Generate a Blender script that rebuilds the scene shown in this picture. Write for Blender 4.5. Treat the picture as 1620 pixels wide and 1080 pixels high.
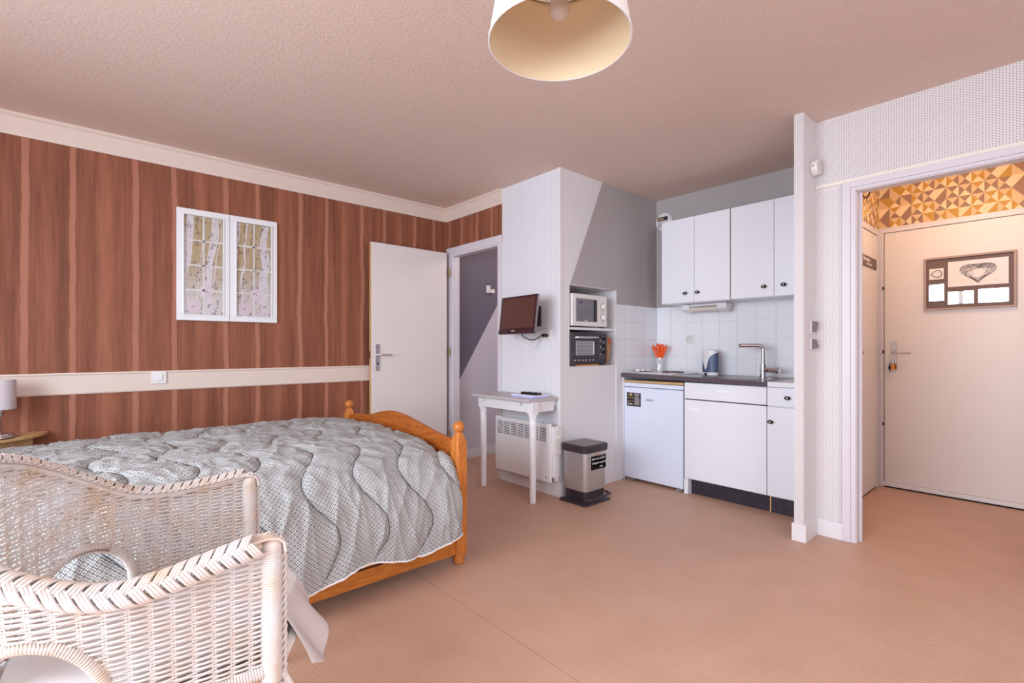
import bpy, bmesh, math, random
from math import sin, cos, pi, radians as R
from mathutils import Vector, noise, Matrix

for o in list(bpy.data.objects): bpy.data.objects.remove(o)
SC = bpy.context.scene
COL = SC.collection

# ---------------------------------------------------------------- camera
cam_d = bpy.data.cameras.new('camera')
cam_d.sensor_width = 36; cam_d.lens = 775/1620*36
cam_d.shift_y = 10/1620; cam_d.clip_start = .02
cam = bpy.data.objects.new('camera', cam_d); COL.objects.link(cam)
cam.location = (0, 0, 1.13); cam.rotation_euler = (pi/2, 0, R(48.45))
SC.camera = cam
SC.view_settings.view_transform = 'Standard'; SC.view_settings.look = 'None'
SC.view_settings.gamma = 1; SC.view_settings.use_curve_mapping = False
SC.view_settings.exposure = 0.26

# ---------------------------------------------------------------- world and lights
W = bpy.data.worlds.new('sky'); SC.world = W; W.use_nodes = True
bg = W.node_tree.nodes['Background']
bg.inputs[0].default_value = (.62, .76, 1, 1); bg.inputs[1].default_value = 2.0

def area(name, loc, rot, sx, sy, power, col):
    l = bpy.data.lights.new(name, 'AREA'); l.shape = 'RECTANGLE'; l.size = sx; l.size_y = sy
    l.energy = power; l.color = col
    o = bpy.data.objects.new(name, l); COL.objects.link(o); o.location = loc; o.rotation_euler = rot
    return o
# daylight from the big rear window; unseen side window added as fill
area('window_daylight', (-1.25, -2.25, 1.75), (R(68), 0, 0), 3.0, 2.2, 212, (.80, .90, 1))
area('side_fill_light', (2.25, .3, 1.75), (R(68), 0, R(90)), 2.5, 1.9, 62, (.95, .96, 1))
def lamp_light(name, loc, power, col, r=.05):
    l = bpy.data.lights.new(name, 'POINT'); l.energy = power; l.color = col; l.shadow_soft_size = r
    o = bpy.data.objects.new(name, l); COL.objects.link(o); o.location = loc
    return o
lamp_light('hall_light', (-.45, 4.15, 2.38), 12, (1, .74, .5), .08)
lamp_light('bathroom_fill', (-3.2, 3.6, 2.3), 9, (1, .86, .8), .12)  # unseen point light added to brighten the bathroom beyond its doorway daylight

# ---------------------------------------------------------------- helpers
def wloc(o):
    v = Vector((0, 0, 0))
    while o: v += o.location; o = o.parent
    return v
def meta(o, label=None, cat=None, group=None, kind=None):
    if label: o['label'] = label
    if cat: o['category'] = cat
    if group: o['group'] = group
    if kind: o['kind'] = kind
    return o
def thing(name, loc, label, cat, group=None):
    o = bpy.data.objects.new(name, None); COL.objects.link(o); o.location = loc
    o.empty_display_size = .05
    return meta(o, label, cat, group)
class MB:
    def __init__(s): s.v = []; s.f = []; s.uv = None
    def add(s, vs, fs):
        n = len(s.v); s.v += [tuple(p) for p in vs]; s.f += [tuple(i+n for i in f) for f in fs]; return s
    def box(s, x0, x1, y0, y1, z0, z1):
        return s.add([(x0,y0,z0),(x1,y0,z0),(x1,y1,z0),(x0,y1,z0),(x0,y0,z1),(x1,y0,z1),(x1,y1,z1),(x0,y1,z1)],
                     [(0,3,2,1),(4,5,6,7),(0,1,5,4),(1,2,6,5),(2,3,7,6),(3,0,4,7)])
    def hexa(s, p): return s.add(p, [(0,3,2,1),(4,5,6,7),(0,1,5,4),(1,2,6,5),(2,3,7,6),(3,0,4,7)])
    def lathe(s, prof, c=(0,0,0), n=24, axis='z', sx=1, sy=1, close=False):
        vs = []; fs = []; m = len(prof)
        for r, h in prof:
            for k in range(n):
                a = 2*pi*k/n; u, w = r*cos(a)*sx, r*sin(a)*sy
                p = {'z': (u, w, h), 'x': (h, u, w), 'y': (u, h, w)}[axis]
                vs.append((p[0]+c[0], p[1]+c[1], p[2]+c[2]))
        for j in range(m-1):
            for k in range(n):
                a, b = j*n+k, j*n+(k+1) % n
                fs.append((a, b, b+n, a+n))
        if close:
            fs.append(tuple(range(n-1, -1, -1))); fs.append(tuple((m-1)*n+k for k in range(n)))
        return s.add(vs, fs)
    def cyl(s, c, r, h, axis='z', n=20): return s.lathe([(r, 0), (r, h)], c, n, axis, close=True)
    def prism(s, pts, a0, a1, axis='y'):
        n = len(pts)
        def m(u, w, a): return {'y': (u, a, w), 'x': (a, u, w), 'z': (u, w, a)}[axis]
        vs = [m(u, w, a0) for u, w in pts]+[m(u, w, a1) for u, w in pts]
        fs = [tuple(range(n-1, -1, -1)), tuple(range(n, 2*n))]+[(i, (i+1) % n, n+(i+1) % n, n+i) for i in range(n)]
        return s.add(vs, fs)
    def tube(s, pts, r, n=6, closed=False, flat=1.0, cap=True):
        pts = [Vector(p) for p in pts]; m = len(pts); vs = []; fs = []
        for i, p in enumerate(pts):
            if closed: t = pts[(i+1) % m]-pts[i-1]
            else: t = pts[min(i+1, m-1)]-pts[max(i-1, 0)]
            if t.length < 1e-9: t = Vector((0, 0, 1))
            t.normalize(); up = Vector((0, 0, 1)) if abs(t.z) < .9 else Vector((0, 1, 0))
            a = t.cross(up).normalized(); b = t.cross(a)
            rr = r[i] if isinstance(r, (list, tuple)) else r
            for k in range(n):
                q = 2*pi*k/n
                vs.append(p+a*(cos(q)*rr*flat)+b*(sin(q)*rr))
        for i in range(m if closed else m-1):
            for k in range(n):
                a, b = i*n+k, i*n+(k+1) % n; c, d = ((i+1) % m)*n+(k+1) % n, ((i+1) % m)*n+k
                fs.append((a, b, c, d))
        if not closed and cap:
            fs.append(tuple(range(n))); fs.append(tuple((m-1)*n+k for k in range(n-1, -1, -1)))
        return s.add(vs, fs)
    def grid(s, fn, nu, nv):
        n = len(s.v)
        for i in range(nu+1):
            for j in range(nv+1): s.v.append(tuple(fn(i/nu, j/nv)))
        for i in range(nu):
            for j in range(nv):
                a = n+i*(nv+1)+j; s.f.append((a, a+nv+1, a+nv+2, a+1))
        return s
def obj(name, mb, m, parent=None, bev=0, smooth=False, label=None, cat=None, group=None, kind=None, org=None, fixn=True, seg=2):
    me = bpy.data.meshes.new(name)
    vs = mb.v
    if parent is None:
        if org is None:
            xs = [p[0] for p in vs]; ys = [p[1] for p in vs]; zs = [p[2] for p in vs]
            org = ((min(xs)+max(xs))/2, (min(ys)+max(ys))/2, min(zs))
        base = Vector(org)
    else:
        base = wloc(parent)
    me.from_pydata([tuple(Vector(p)-base) for p in vs], [], mb.f)
    if fixn:
        bm = bmesh.new(); bm.from_mesh(me); bmesh.ops.recalc_face_normals(bm, faces=bm.faces); bm.to_mesh(me); bm.free()
    mats = m if isinstance(m, list) else [m]
    for x in mats: me.materials.append(x)
    o = bpy.data.objects.new(name, me); COL.objects.link(o)
    if parent is None: o.location = base
    else: o.parent = parent
    if smooth:
        for p in me.polygons: p.use_smooth = True
        if smooth != 'all':
            try: me.set_sharp_from_angle(angle=R(38))
            except Exception: pass
    if bev:
        b = o.modifiers.new('bevel', 'BEVEL'); b.width = bev; b.segments = seg; b.limit_method = 'ANGLE'; b.angle_limit = R(40)
    return meta(o, label, cat, group, kind)
def struct(name, mb, m, label=None, parent=None, **k):
    return obj(name, mb, m, parent, label=label, kind='structure' if parent is None else None, **k)
def text(name, body, size, m, parent, origin, right, up, ext=.0006, align='LEFT', font_shear=0, space=1.0, sx=1.0):
    """lettering as a thin mesh: origin, right and up are world vectors"""
    cu = bpy.data.curves.new(name, 'FONT'); cu.body = body; cu.size = size; cu.extrude = ext; cu.align_x = align
    cu.shear = font_shear; cu.space_line = space; cu.resolution_u = 2
    t = bpy.data.objects.new(name, cu); COL.objects.link(t)
    dg = bpy.context.evaluated_depsgraph_get(); me = bpy.data.meshes.new_from_object(t.evaluated_get(dg))
    bpy.data.objects.remove(t)
    r, u = Vector(right).normalized(), Vector(up).normalized(); n = r.cross(u)
    mb = MB(); mb.add([Vector(origin)+r*(v.co.x*sx)+u*v.co.y+n*v.co.z for v in me.vertices], [tuple(p.vertices) for p in me.polygons])
    bpy.data.meshes.remove(me)
    return obj(name, mb, m, parent, fixn=False)

# ---------------------------------------------------------------- materials
def L(c):  # sRGB 0-255 -> linear
    return tuple((x/255/12.92 if x/255 <= .04045 else ((x/255+.055)/1.055)**2.4) for x in c)+(1,)
class NT:
    def __init__(s, m): s.t = m.node_tree; s.n = s.t.nodes; s.b = s.n['Principled BSDF']
    def new(s, t, **k):
        x = s.n.new(t)
        for a, b in k.items(): setattr(x, a, b)
        return x
    def ln(s, a, b): s.t.links.new(a, b)
    def val(s, sock, v):
        if hasattr(v, 'is_output') or hasattr(v, 'links'): s.ln(v, sock)
        else: sock.default_value = v
    def math(s, op, a, b=None, c=None):
        x = s.new('ShaderNodeMath', operation=op); s.val(x.inputs[0], a)
        if b is not None: s.val(x.inputs[1], b)
        if c is not None: s.val(x.inputs[2], c)
        return x.outputs[0]
    def pos(s):
        g = s.new('ShaderNodeNewGeometry'); sp = s.new('ShaderNodeSeparateXYZ'); s.ln(g.outputs['Position'], sp.inputs[0])
        return g.outputs['Position'], sp.outputs
    def noise(s, vec, scale, detail=3, rough=.5, mapscale=None):
        if mapscale:
            mp = s.new('ShaderNodeMapping'); s.ln(vec, mp.inputs[0]); mp.inputs['Scale'].default_value = mapscale; vec = mp.outputs[0]
        x = s.new('ShaderNodeTexNoise'); s.ln(vec, x.inputs['Vector']); x.inputs['Scale'].default_value = scale
        x.inputs['Detail'].default_value = detail; x.inputs['Roughness'].default_value = rough
        return x.outputs[0]
    def mix(s, f, a, b):
        x = s.new('ShaderNodeMix', data_type='RGBA'); s.val(x.inputs[0], f); s.val(x.inputs[6], a); s.val(x.inputs[7], b); return x.outputs[2]
    def ramp(s, f, stops, interp='LINEAR'):
        x = s.new('ShaderNodeValToRGB'); s.ln(f, x.inputs[0]); e = x.color_ramp.elements; x.color_ramp.interpolation = interp
        e[0].position, e[0].color = stops[0]; e[1].position, e[1].color = stops[-1]
        for p, c in stops[1:-1]: q = e.new(p); q.color = c
        return x.outputs[0]
    def bump(s, h, strength=.3, dist=.01):
        x = s.new('ShaderNodeBump'); s.ln(h, x.inputs['Height']); x.inputs['Strength'].default_value = strength
        x.inputs['Distance'].default_value = dist; s.ln(x.outputs[0], s.b.inputs['Normal'])
def mat(name, col, rough=.5, metal=0, **k):
    m = bpy.data.materials.new(name); m.use_nodes = True; b = m.node_tree.nodes['Principled BSDF']
    b.inputs['Base Color'].default_value = L(col); b.inputs['Roughness'].default_value = rough; b.inputs['Metallic'].default_value = metal
    for a, v in k.items(): b.inputs[a.replace('_', ' ')].default_value = v
    return m
def mottled(name, col, rough=.5, var=.06, scale=9, bump=0, bscale=200, **k):
    m = mat(name, col, rough, **k); t = NT(m); p, _ = t.pos(); n = t.noise(p, scale, 4)
    c = L(col); d = tuple(x*(1-var*2) for x in c[:3])+(1,)
    t.ln(t.mix(n, c, d), t.b.inputs['Base Color'])
    if bump: t.bump(t.noise(p, bscale, 2), bump, .002)
    return m
M = {}
M['white'] = mottled('white_lacquer', (236, 234, 234), .38, .015)
M['door'] = mottled('door_paint', (232, 222, 217), .42, .03, 3)
M['trim'] = mottled('white_trim', (232, 228, 228), .4, .02)
M['casing'] = mottled('casing_paint', (222, 214, 218), .42, .03)
M['panelwhite'] = mottled('niche_paint', (232, 228, 228), .55, .02)
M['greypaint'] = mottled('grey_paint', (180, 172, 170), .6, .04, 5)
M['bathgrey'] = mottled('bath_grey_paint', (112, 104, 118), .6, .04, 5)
M['bathlilac'] = mottled('bath_pale_paint', (216, 207, 214), .6, .04, 5)
M['black'] = mat('black_plastic', (22, 20, 22), .35)
M['dark'] = mat('dark_plastic', (58, 50, 56), .4)
M['chrome'] = mat('chrome', (215, 215, 220), .12, 1)
M['steel'] = mottled('brushed_steel', (206, 202, 202), .38, .05, 60, metal=.72)
M['mirror'] = mat('mirror', (240, 240, 240), .02, 1)
M['glossblack'] = mat('gloss_black', (10, 9, 10), .12)
M['orange'] = mat('orange_plastic', (240, 88, 20), .35)
M['blue'] = mat('slate_blue_plastic', (72, 88, 118), .4)
M['paper'] = mat('paper', (236, 230, 228), .7)
M['greyp'] = mat('grey_print', (122, 112, 112), .7)
M['gold'] = mat('gold_print', (168, 140, 96), .6)
M['red'] = mat('red_plastic', (205, 30, 40), .4)
M['amber'] = mat('amber_tag', (222, 138, 20), .4)
M['glass'] = mat('clear_glass', (255, 255, 255), .03, 0, Transmission_Weight=1.0, IOR=1.2)
M['sheet'] = mottled('pale_cotton', (208, 198, 194), .85, .03, 30)
M['table'] = mottled('table_top_grey', (196, 186, 188), .4, .03)
M['lampshade'] = mottled('lamp_fabric', (214, 202, 204), .8, .03)
M['dividers'] = mat('mat_board', (118, 96, 92), .7)
M['mullion'] = mat('hall_frame', (176, 150, 142), .5)
M['shadow'] = mat('gap_black', (14, 12, 14), .8)
M['screen'] = mat('lcd_screen', (88, 52, 44), .32)
M['tvframe'] = mat('tv_frame', (62, 34, 40), .22)

def wood(name, a, b, rough=.38, sc=(14, 14, 1.2), rings=3.0):
    m = mat(name, a, rough); t = NT(m); p, _ = t.pos()
    n = t.noise(p, 3, 3, .6, sc); n2 = t.noise(p, 22, 3, .6, sc)
    w = t.math('FRACT', t.math('MULTIPLY', n, rings*2.2)); w = t.math('PINGPONG', w, .5)
    f = t.math('ADD', t.math('MULTIPLY', w, 1.1), t.math('MULTIPLY', n2, .5))
    t.ln(t.ramp(f, [(.1, L(a)), (.85, L(b))]), t.b.inputs['Base Color'])
    return m
M['pine'] = wood('honey_pine_long', (206, 128, 52), (172, 92, 28), sc=(14, 1.3, 14))
M['pinez'] = wood('honey_pine_upright', (212, 134, 60), (178, 98, 34), sc=(16, 16, 1.2))
M['pinex'] = wood('honey_pine_cross', (190, 108, 42), (150, 74, 22), sc=(1.3, 14, 9))
M['lightwood'] = wood('light_beech', (226, 190, 140), (196, 150, 96), sc=(10, 3, 10))
M['board'] = wood('chopping_board_wood', (204, 148, 86), (172, 112, 56), sc=(12, 12, 3))

# floor: tan woven-look vinyl with fine ribs
m = M['floor'] = mat('woven_vinyl', (190, 152, 128), .36); t = NT(m); p, xyz = t.pos()
u = t.math('ADD', xyz[0], t.math('MULTIPLY', xyz[1], .35)); v = t.math('SUBTRACT', xyz[1], t.math('MULTIPLY', xyz[0], .35))
su = t.math('SINE', t.math('MULTIPLY', u, 2*pi/.0088)); sv = t.math('SINE', t.math('MULTIPLY', v, 2*pi/.0055))
wv = t.math('MULTIPLY', su, sv)
f = t.math('ADD', t.math('MULTIPLY', t.math('ADD', wv, 1), .55), t.math('MULTIPLY', t.noise(p, 5, 4), .4))
t.ln(t.ramp(f, [(.1, L((166, 122, 96))), (.62, L((196, 152, 126))), (1, L((220, 180, 156)))]), t.b.inputs['Base Color'])
t.ln(t.math('ADD', t.math('MULTIPLY', t.noise(p, 3, 3), .16), .34), t.b.inputs['Roughness'])
t.bump(wv, .4, .0012)
# ceiling: rough stucco
m = M['ceil'] = mat('stucco', (214, 196, 188), .9); t = NT(m); p, _ = t.pos()
h = t.noise(p, 85, 5, .6); t.bump(h, .45, .006)
t.ln(t.mix(t.noise(p, 60, 3), L((230, 206, 193)), L((214, 188, 175))), t.b.inputs['Base Color'])
# brown streaked wallpaper with wavy pale stripes; axis 1 = runs along Y, 0 = along X
def stripes(name, ax, off, per, second):
    m = mat(name, (150, 88, 68), .72); t = NT(m); p, xyz = t.pos(); a = xyz[ax]
    ms = (9, 9, .55)
    wob = t.math('MULTIPLY', t.math('SUBTRACT', t.noise(p, 1, 3, .6, (1.2, 1.2, 2.6)), .5), .032)
    wob2 = t.math('MULTIPLY', t.math('SUBTRACT', t.noise(p, 1, 2, .6, (6, 6, 12)), .5), .012)
    q = t.math('ADD', t.math('ADD', a, t.math('ADD', wob, wob2)), -off+per*20)
    q = t.math('MODULO', q, per)
    def pulse(c, w):
        d = t.math('ABSOLUTE', t.math('SUBTRACT', q, c))
        x = t.new('ShaderNodeMapRange'); t.ln(d, x.inputs[0]); x.inputs[1].default_value = w; x.inputs[2].default_value = w*.72
        x.inputs[3].default_value = 0; x.inputs[4].default_value = 1; return x.outputs[0]
    s = t.math('MAXIMUM', pulse(.06, .0185), pulse(.06+second, .0165))
    # faint third streak in the broad field
    dd = t.math('ABSOLUTE', t.math('SUBTRACT', q, .06+second+.155))
    x = t.new('ShaderNodeMapRange'); t.ln(dd, x.inputs[0]); x.inputs[1].default_value = .05; x.inputs[2].default_value = 0
    x.inputs[3].default_value = 0; x.inputs[4].default_value = 1
    broad = t.math('MULTIPLY', x.outputs[0], t.noise(p, 1, 4, .7, (60, 60, 4)))
    n1 = t.noise(p, 1, 5, .62, (20, 20, 1.1)); n2 = t.noise(p, 1, 3, .6, (110, 110, 5)); n3 = t.noise(p, 330, 2)
    f = t.math('ADD', t.math('MULTIPLY', n1, .85), t.math('ADD', t.math('MULTIPLY', n2, .3), t.math('MULTIPLY', n3, .12)))
    f = t.math('ADD', f, t.math('MULTIPLY', broad, .45))
    base = t.ramp(f, [(.34, L((98, 52, 32))), (.60, L((132, 76, 52))), (.9, L((164, 100, 72)))])
    strp = t.mix(n2, L((168, 108, 82)), L((182, 122, 96)))
    # thin dark edging beside stripes
    t.ln(t.mix(t.math('MULTIPLY', s, .88), base, strp), t.b.inputs['Base Color'])
    t.bump(n3, .15, .002)
    return m
M['brownY'] = stripes('brown_wallpaper', 1, -.237-.06, .5235, .212)
M['brownX'] = stripes('brown_wallpaper_short', 0, -4.021-.06, .448, .212)
# white wallpaper with small grey dashes
def dotted(name, ax, base, ink, cw=.0118, ch=.0125, wavy=False):
    m = mat(name, base, .62); t = NT(m); p, xyz = t.pos(); a = xyz[ax]; z = xyz[2]
    col = t.math('DIVIDE', t.math('ADD', a, 10), cw)
    ci = t.math('FLOOR', col); fx = t.math('SUBTRACT', t.math('FRACT', col), .5)
    sh = t.math('MULTIPLY', t.math('MODULO', ci, 2), .5)
    fz = t.math('SUBTRACT', t.math('FRACT', t.math('ADD', t.math('DIVIDE', z, ch), sh)), .5)
    fz2 = t.math('ADD', fz, t.math('MULTIPLY', fx, .5))
    d = t.math('ADD', t.math('MULTIPLY', t.math('ABSOLUTE', fx), 1.0), t.math('MULTIPLY', t.math('ABSOLUTE', fz2), 1.15))
    x = t.new('ShaderNodeMapRange'); t.ln(d, x.inputs[0]); x.inputs[1].default_value = .32; x.inputs[2].default_value = .2
    x.inputs[3].default_value = 0; x.inputs[4].default_value = 1
    f = x.outputs[0]
    if wavy:
        f = t.math('MULTIPLY', f, t.math('ADD', .45, t.math('MULTIPLY', t.noise(p, 1, 2, .5, (14, 14, 14)), 1.0)))
    t.ln(t.mix(f, L(base), L(ink)), t.b.inputs['Base Color'])
    t.bump(f, .1, .001)
    return m
M['dotX'] = dotted('dotted_wallpaper', 0, (226, 219, 217), (132, 118, 126))
M['dotTV'] = dotted('dotted_wallpaper_cool', 0, (232, 230, 233), (150, 146, 162), .0125, .0135, True)
# duvet
m = M['duvet'] = mat('ring_print_cotton', (160, 160, 156), .85); t = NT(m)
uvn = t.new('ShaderNodeUVMap'); sp = t.new('ShaderNodeSeparateXYZ'); t.ln(uvn.outputs[0], sp.inputs[0])
def cell(o_, per): return t.math('ABSOLUTE', t.math('SUBTRACT', t.math('FRACT', t.math('DIVIDE', t.math('ADD', o_, 50), per)), .5))
ua_ = t.math('MULTIPLY', t.math('ADD', sp.outputs[0], sp.outputs[1]), .7071); ub_ = t.math('MULTIPLY', t.math('SUBTRACT', sp.outputs[0], sp.outputs[1]), .7071)
cu_, cv_ = cell(ua_, .0150), cell(ub_, .0150)
d = t.math('MAXIMUM', cu_, cv_)
ring = t.math('MULTIPLY', t.math('LESS_THAN', d, .37), t.math('GREATER_THAN', d, .21))
dot = t.math('LESS_THAN', d, .08)
p, _ = t.pos()
t.ln(t.mix(t.math('MAXIMUM', ring, t.math('MULTIPLY', dot, .5)), L((118, 120, 120)), L((216, 214, 210))), t.b.inputs['Base Color'])
t.bump(t.noise(p, 70, 3), .12, .003)
# wicker
m = M['wicker'] = mat('white_wicker', (238, 226, 216), .5); t = NT(m); p, _ = t.pos()
t.ln(t.ramp(t.noise(p, 14, 4), [(.3, L((222, 216, 214))), (.60, L((220, 204, 192))), (.80, L((208, 176, 140)))]), t.b.inputs['Base Color'])
M['wickercore'] = mat('wicker_core', (196, 170, 146), .7)
# embossed borders
def emboss(name, ax, col):
    m = mat(name, col, .55); t = NT(m); p, xyz = t.pos()
    a = t.math('MULTIPLY', xyz[ax], 2*pi/.085); b = t.math('MULTIPLY', xyz[2], 2*pi/.06)
    s1 = t.math('SINE', t.math('ADD', a, t.math('MULTIPLY', t.math('SINE', b), 1.8)))
    s2 = t.math('SINE', t.math('SUBTRACT', t.math('MULTIPLY', a, 2), t.math('MULTIPLY', t.math('COSINE', b), 2.2)))
    h = t.math('GREATER_THAN', t.math('MULTIPLY', s1, s2), .18)
    t.bump(t.math('ADD', t.math('MULTIPLY', h, .6), t.noise(p, 160, 3)), .28, .003)
    return m
M['borderY'] = emboss('embossed_border', 1, (226, 206, 192)); M['borderX'] = emboss('embossed_border_short', 0, (226, 206, 192))
# worktop, kickboard, fridge, tile
m = M['worktop'] = mottled('slate_laminate', (96, 84, 92), .22, .12, 30)
m = M['kick'] = mat('scuffed_kick_board', (46, 38, 50), .45); t = NT(m); p, _ = t.pos()
t.ln(t.ramp(t.noise(p, 22, 8, .75), [(.5, L((44, 36, 48))), (.66, L((62, 54, 66))), (.78, L((190, 182, 190)))]), t.b.inputs['Base Color'])
M['fridge'] = mottled('fridge_enamel', (228, 234, 248), .3, .02)
M['unit'] = mottled('cabinet_melamine', (238, 238, 243), .36, .02, 4)
M['tile'] = mottled('glazed_tile', (240, 240, 243), .14, .02, 2)
M['grout'] = mat('grout', (242, 241, 245), .8)
M['shade_in'] = mat('cream_shade', (250, 236, 204), .7, 0, Transmission_Weight=0)
t = NT(M['shade_in']); M['shade_in'].node_tree.nodes['Principled BSDF'].inputs['Subsurface Weight'].default_value = 0
tr = t.new('ShaderNodeBsdfTranslucent'); tr.inputs[0].default_value = L((252, 222, 164)); mx = t.new('ShaderNodeMixShader'); mx.inputs[0].default_value = .42
t.ln(t.b.outputs[0], mx.inputs[1]); t.ln(tr.outputs[0], mx.inputs[2]); t.ln(mx.outputs[0], t.n['Material Output'].inputs[0])
M['bulb'] = mat('frosted_bulb', (240, 226, 214), .18, 0, Transmission_Weight=.25)

# ---------------------------------------------------------------- room shell
H = 2.5
XA, YB, XN, YK, YE, XP0, XP1 = -4.07, 2.74, -2.54, 4.06, 3.37, -1.06, -1.005
XH0, XH1, YH = -1.02, .16, 4.95
YR, XR = -1.62, 1.68            # rear wall with the big window, right wall with the added side window
fl = struct('floor', MB().box(-4.3, 2.0, -1.9, 5.3, -.06, 0), M['floor'], 'tan woven-look vinyl floor running through room, kitchen and hall')
sm_ = (Vector((-2.07, 1.35, 0)), Vector((-.62, 1.13, 0)))
obj('floor_seam', MB().box(-3.9, 1.5, 1.268, 1.2695, 0, .0005), mat('seam', (150, 112, 92), .6), fl)
struct('ceiling', MB().box(-4.3, 2.0, -1.9, 5.3, H, H+.06), M['ceil'], 'rough stuccoed pinkish ceiling')
struct('wall_left', MB().box(XA-.1, XA, YR-.1, YB, 0, H), M['brownY'], 'brown streaked wallpaper wall with pale wavy stripes behind the bed')
# wall with the bathroom doorway: brown paper piece over the door, dotted paper to the right
b = MB().box(XA, -3.956, YB, YB+.07, 0, 2.036).box(XA, -3.219, YB, YB+.07, 2.036, H)
struct('wall_back', b, M['brownX'], 'short brown striped wallpaper piece above the bathroom doorway')
struct('wall_television', MB().box(-3.262, XN-.031, YB, YB+.07, 0, 2.036).box(-3.219, XN-.031, YB, YB+.07, 2.036, H).box(XN-.031, XN-.001, YB-.001, YB, 0, H), M['dotTV'], 'pale dotted wallpaper wall that carries the television')
# bathroom wall behind doorway with diagonal paint line (plane continues wall A)
bw = struct('wall_bathroom', MB().box(XA-.1, XA, YB+.07, YK+.8, 0, H), M['bathlilac'], 'pale lilac bathroom wall seen through the doorway')
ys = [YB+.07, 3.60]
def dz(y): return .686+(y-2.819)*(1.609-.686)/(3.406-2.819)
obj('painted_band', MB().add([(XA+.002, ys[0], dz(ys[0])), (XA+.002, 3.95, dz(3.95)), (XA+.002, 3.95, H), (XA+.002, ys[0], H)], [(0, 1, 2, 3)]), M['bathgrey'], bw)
struct('wall_bathroom_end', MB().box(XA, XN-.4, YK+.5, YK+.6, 0, H), M['bathgrey'])
struct('baseboard_bathroom', MB().box(XA, XA+.012, YB+.07, YK+.5, 0, .09), M['trim'], 'white bathroom baseboard')
# niche wall of the kitchen (X = XN), with two recesses
nz0, nz1, ny0, ny1 = .985, 1.617, 2.846, 3.43
b = MB().box(XN-.03, XN, YB, ny0, 0, H).box(XN-.03, XN, ny0, ny1, 0, nz0).box(XN-.03, XN, ny0, ny1, nz1, H).box(XN-.03, XN, ny1, YK, 0, H)
nw = struct('wall_niche', b, M['panelwhite'], 'white boxed-in wall with two appliance recesses beside the kitchen')
b = MB().box(XN-.45, XN-.43, ny0-.02, ny1+.02, nz0-.02, nz1+.02).box(XN-.43, XN-.03, ny0-.02, ny0, nz0-.02, nz1+.02).box(XN-.43, XN-.03, ny1, ny1+.02, nz0-.02, nz1+.02).box(XN-.43, XN-.03, ny0, ny1, nz1, nz1+.02).box(XN-.43, XN-.03, ny0, ny1, nz0-.02, nz0)
obj('recess_lining', b, M['panelwhite'], nw)
obj('recess_shelf', MB().box(XN-.43, XN-.004, ny0, ny1, 1.272, 1.292), M['white'], nw)
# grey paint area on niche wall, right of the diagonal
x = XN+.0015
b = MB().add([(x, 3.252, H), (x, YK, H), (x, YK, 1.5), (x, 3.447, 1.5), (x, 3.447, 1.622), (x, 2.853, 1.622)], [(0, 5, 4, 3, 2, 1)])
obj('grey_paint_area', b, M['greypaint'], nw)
struct('trim_1', MB().box(XN-.02, XN+.004, YB-.006, YB+.022, .1, H), M['trim'], 'white corner bead between dotted wallpaper and niche wall')
struct('trim_2', MB().box(-3.235, -3.222, YB-.005, YB+.01, 0, 2.04), M['trim'])
struct('wall_kitchen', MB().box(XN-.4, XP1, YK, YK+.08, 0, H), M['greypaint'], 'grey painted kitchen wall above the white tiles')
struct('wall_partition', MB().box(XP0, XP1-.002, 3.165, YK, 0, H), M['panelwhite'], 'thin white partition between kitchen and entrance')
struct('trim_3', MB().box(XP0+.004, XP1-.004, 3.158, 3.166, .1, H), M['dotX'], 'narrow dotted wallpaper end of the partition')
# entry wall
ox0, ox1, oz = -.80, .03, 2.04
b = MB().box(XP1-.02, ox0, YE, YE+.07, 0, H).box(ox0, ox1, YE, YE+.07, oz, H).box(ox1, XR, YE, YE+.07, 0, H)
struct('wall_entry', b, M['dotX'], 'white dotted wallpaper wall around the hall doorway')
# hall
hall = struct('wall_hall_left', MB().box(XH0-.05, XH0, YE+.07, YH+.1, 0, H), M['door'], 'cream hall side wall with closet door and geometric paper on top')
struct('wall_hall_right', MB().box(XH1, XH1+.08, YE+.07, YH+.1, 0, H), M['door'])
hb = struct('wall_hall_back', MB().box(XH0, XH1, YH+.02, YH+.1, 0, H), M['door'], 'hall end wall papered with geometric triangles above the front door')
# geometric triangle paper: mustard, brown, beige triangles as flat print
rnd = random.Random(5)
gm = [mat('print_mustard', (196, 148, 66), .6), mat('print_brown', (158, 122, 102), .6), mat('print_cream', (240, 214, 176), .6), mat('print_beige', (222, 188, 146), .6)]
def triangles(fn, n, z0, z1, cw, ch):
    vs = []; fs = []; mi = []
    nz = int((z1-z0)/ch)+1
    for i in range(n):
        for j in range(nz):
            za, zb = z0+j*ch, min(z0+(j+1)*ch, z1)
            if zb-za < .004: continue
            k = len(vs); q = [(i*cw, za), ((i+1)*cw, za), ((i+1)*cw, zb), (i*cw, zb)]
            vs += [fn(*c) for c in q]+[fn((i+.5)*cw, (za+zb)/2)]
            A = rnd.random()
            odd = (i+j) % 2
            if A < .6:
                d = [2, rnd.choice([0, 1]), 3, rnd.choice([0, 1])] if odd else [rnd.choice([1, 0]), 2, rnd.choice([1, 0, 1]), 3]
                for e in range(4): fs.append((k+e, k+(e+1) % 4, k+4)); mi.append(d[e])
            elif odd:
                fs += [(k, k+1, k+2), (k, k+2, k+3)]; mi += [rnd.choice([1, 0]), 2]
            else:
                fs += [(k, k+1, k+3), (k+1, k+2, k+3)]; mi += [3, rnd.choice([0, 1])]
    return vs, fs, mi
def geo(parent, fn, n, z0, z1, cw, ch):
    vs, fs, mi = triangles(fn, n, z0, z1, cw, ch)
    o = obj('geometric_wallpaper', MB().add(vs, fs), gm, parent, fixn=False)
    for p_, k in zip(o.data.polygons, mi): p_.material_index = k
    return o
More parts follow.
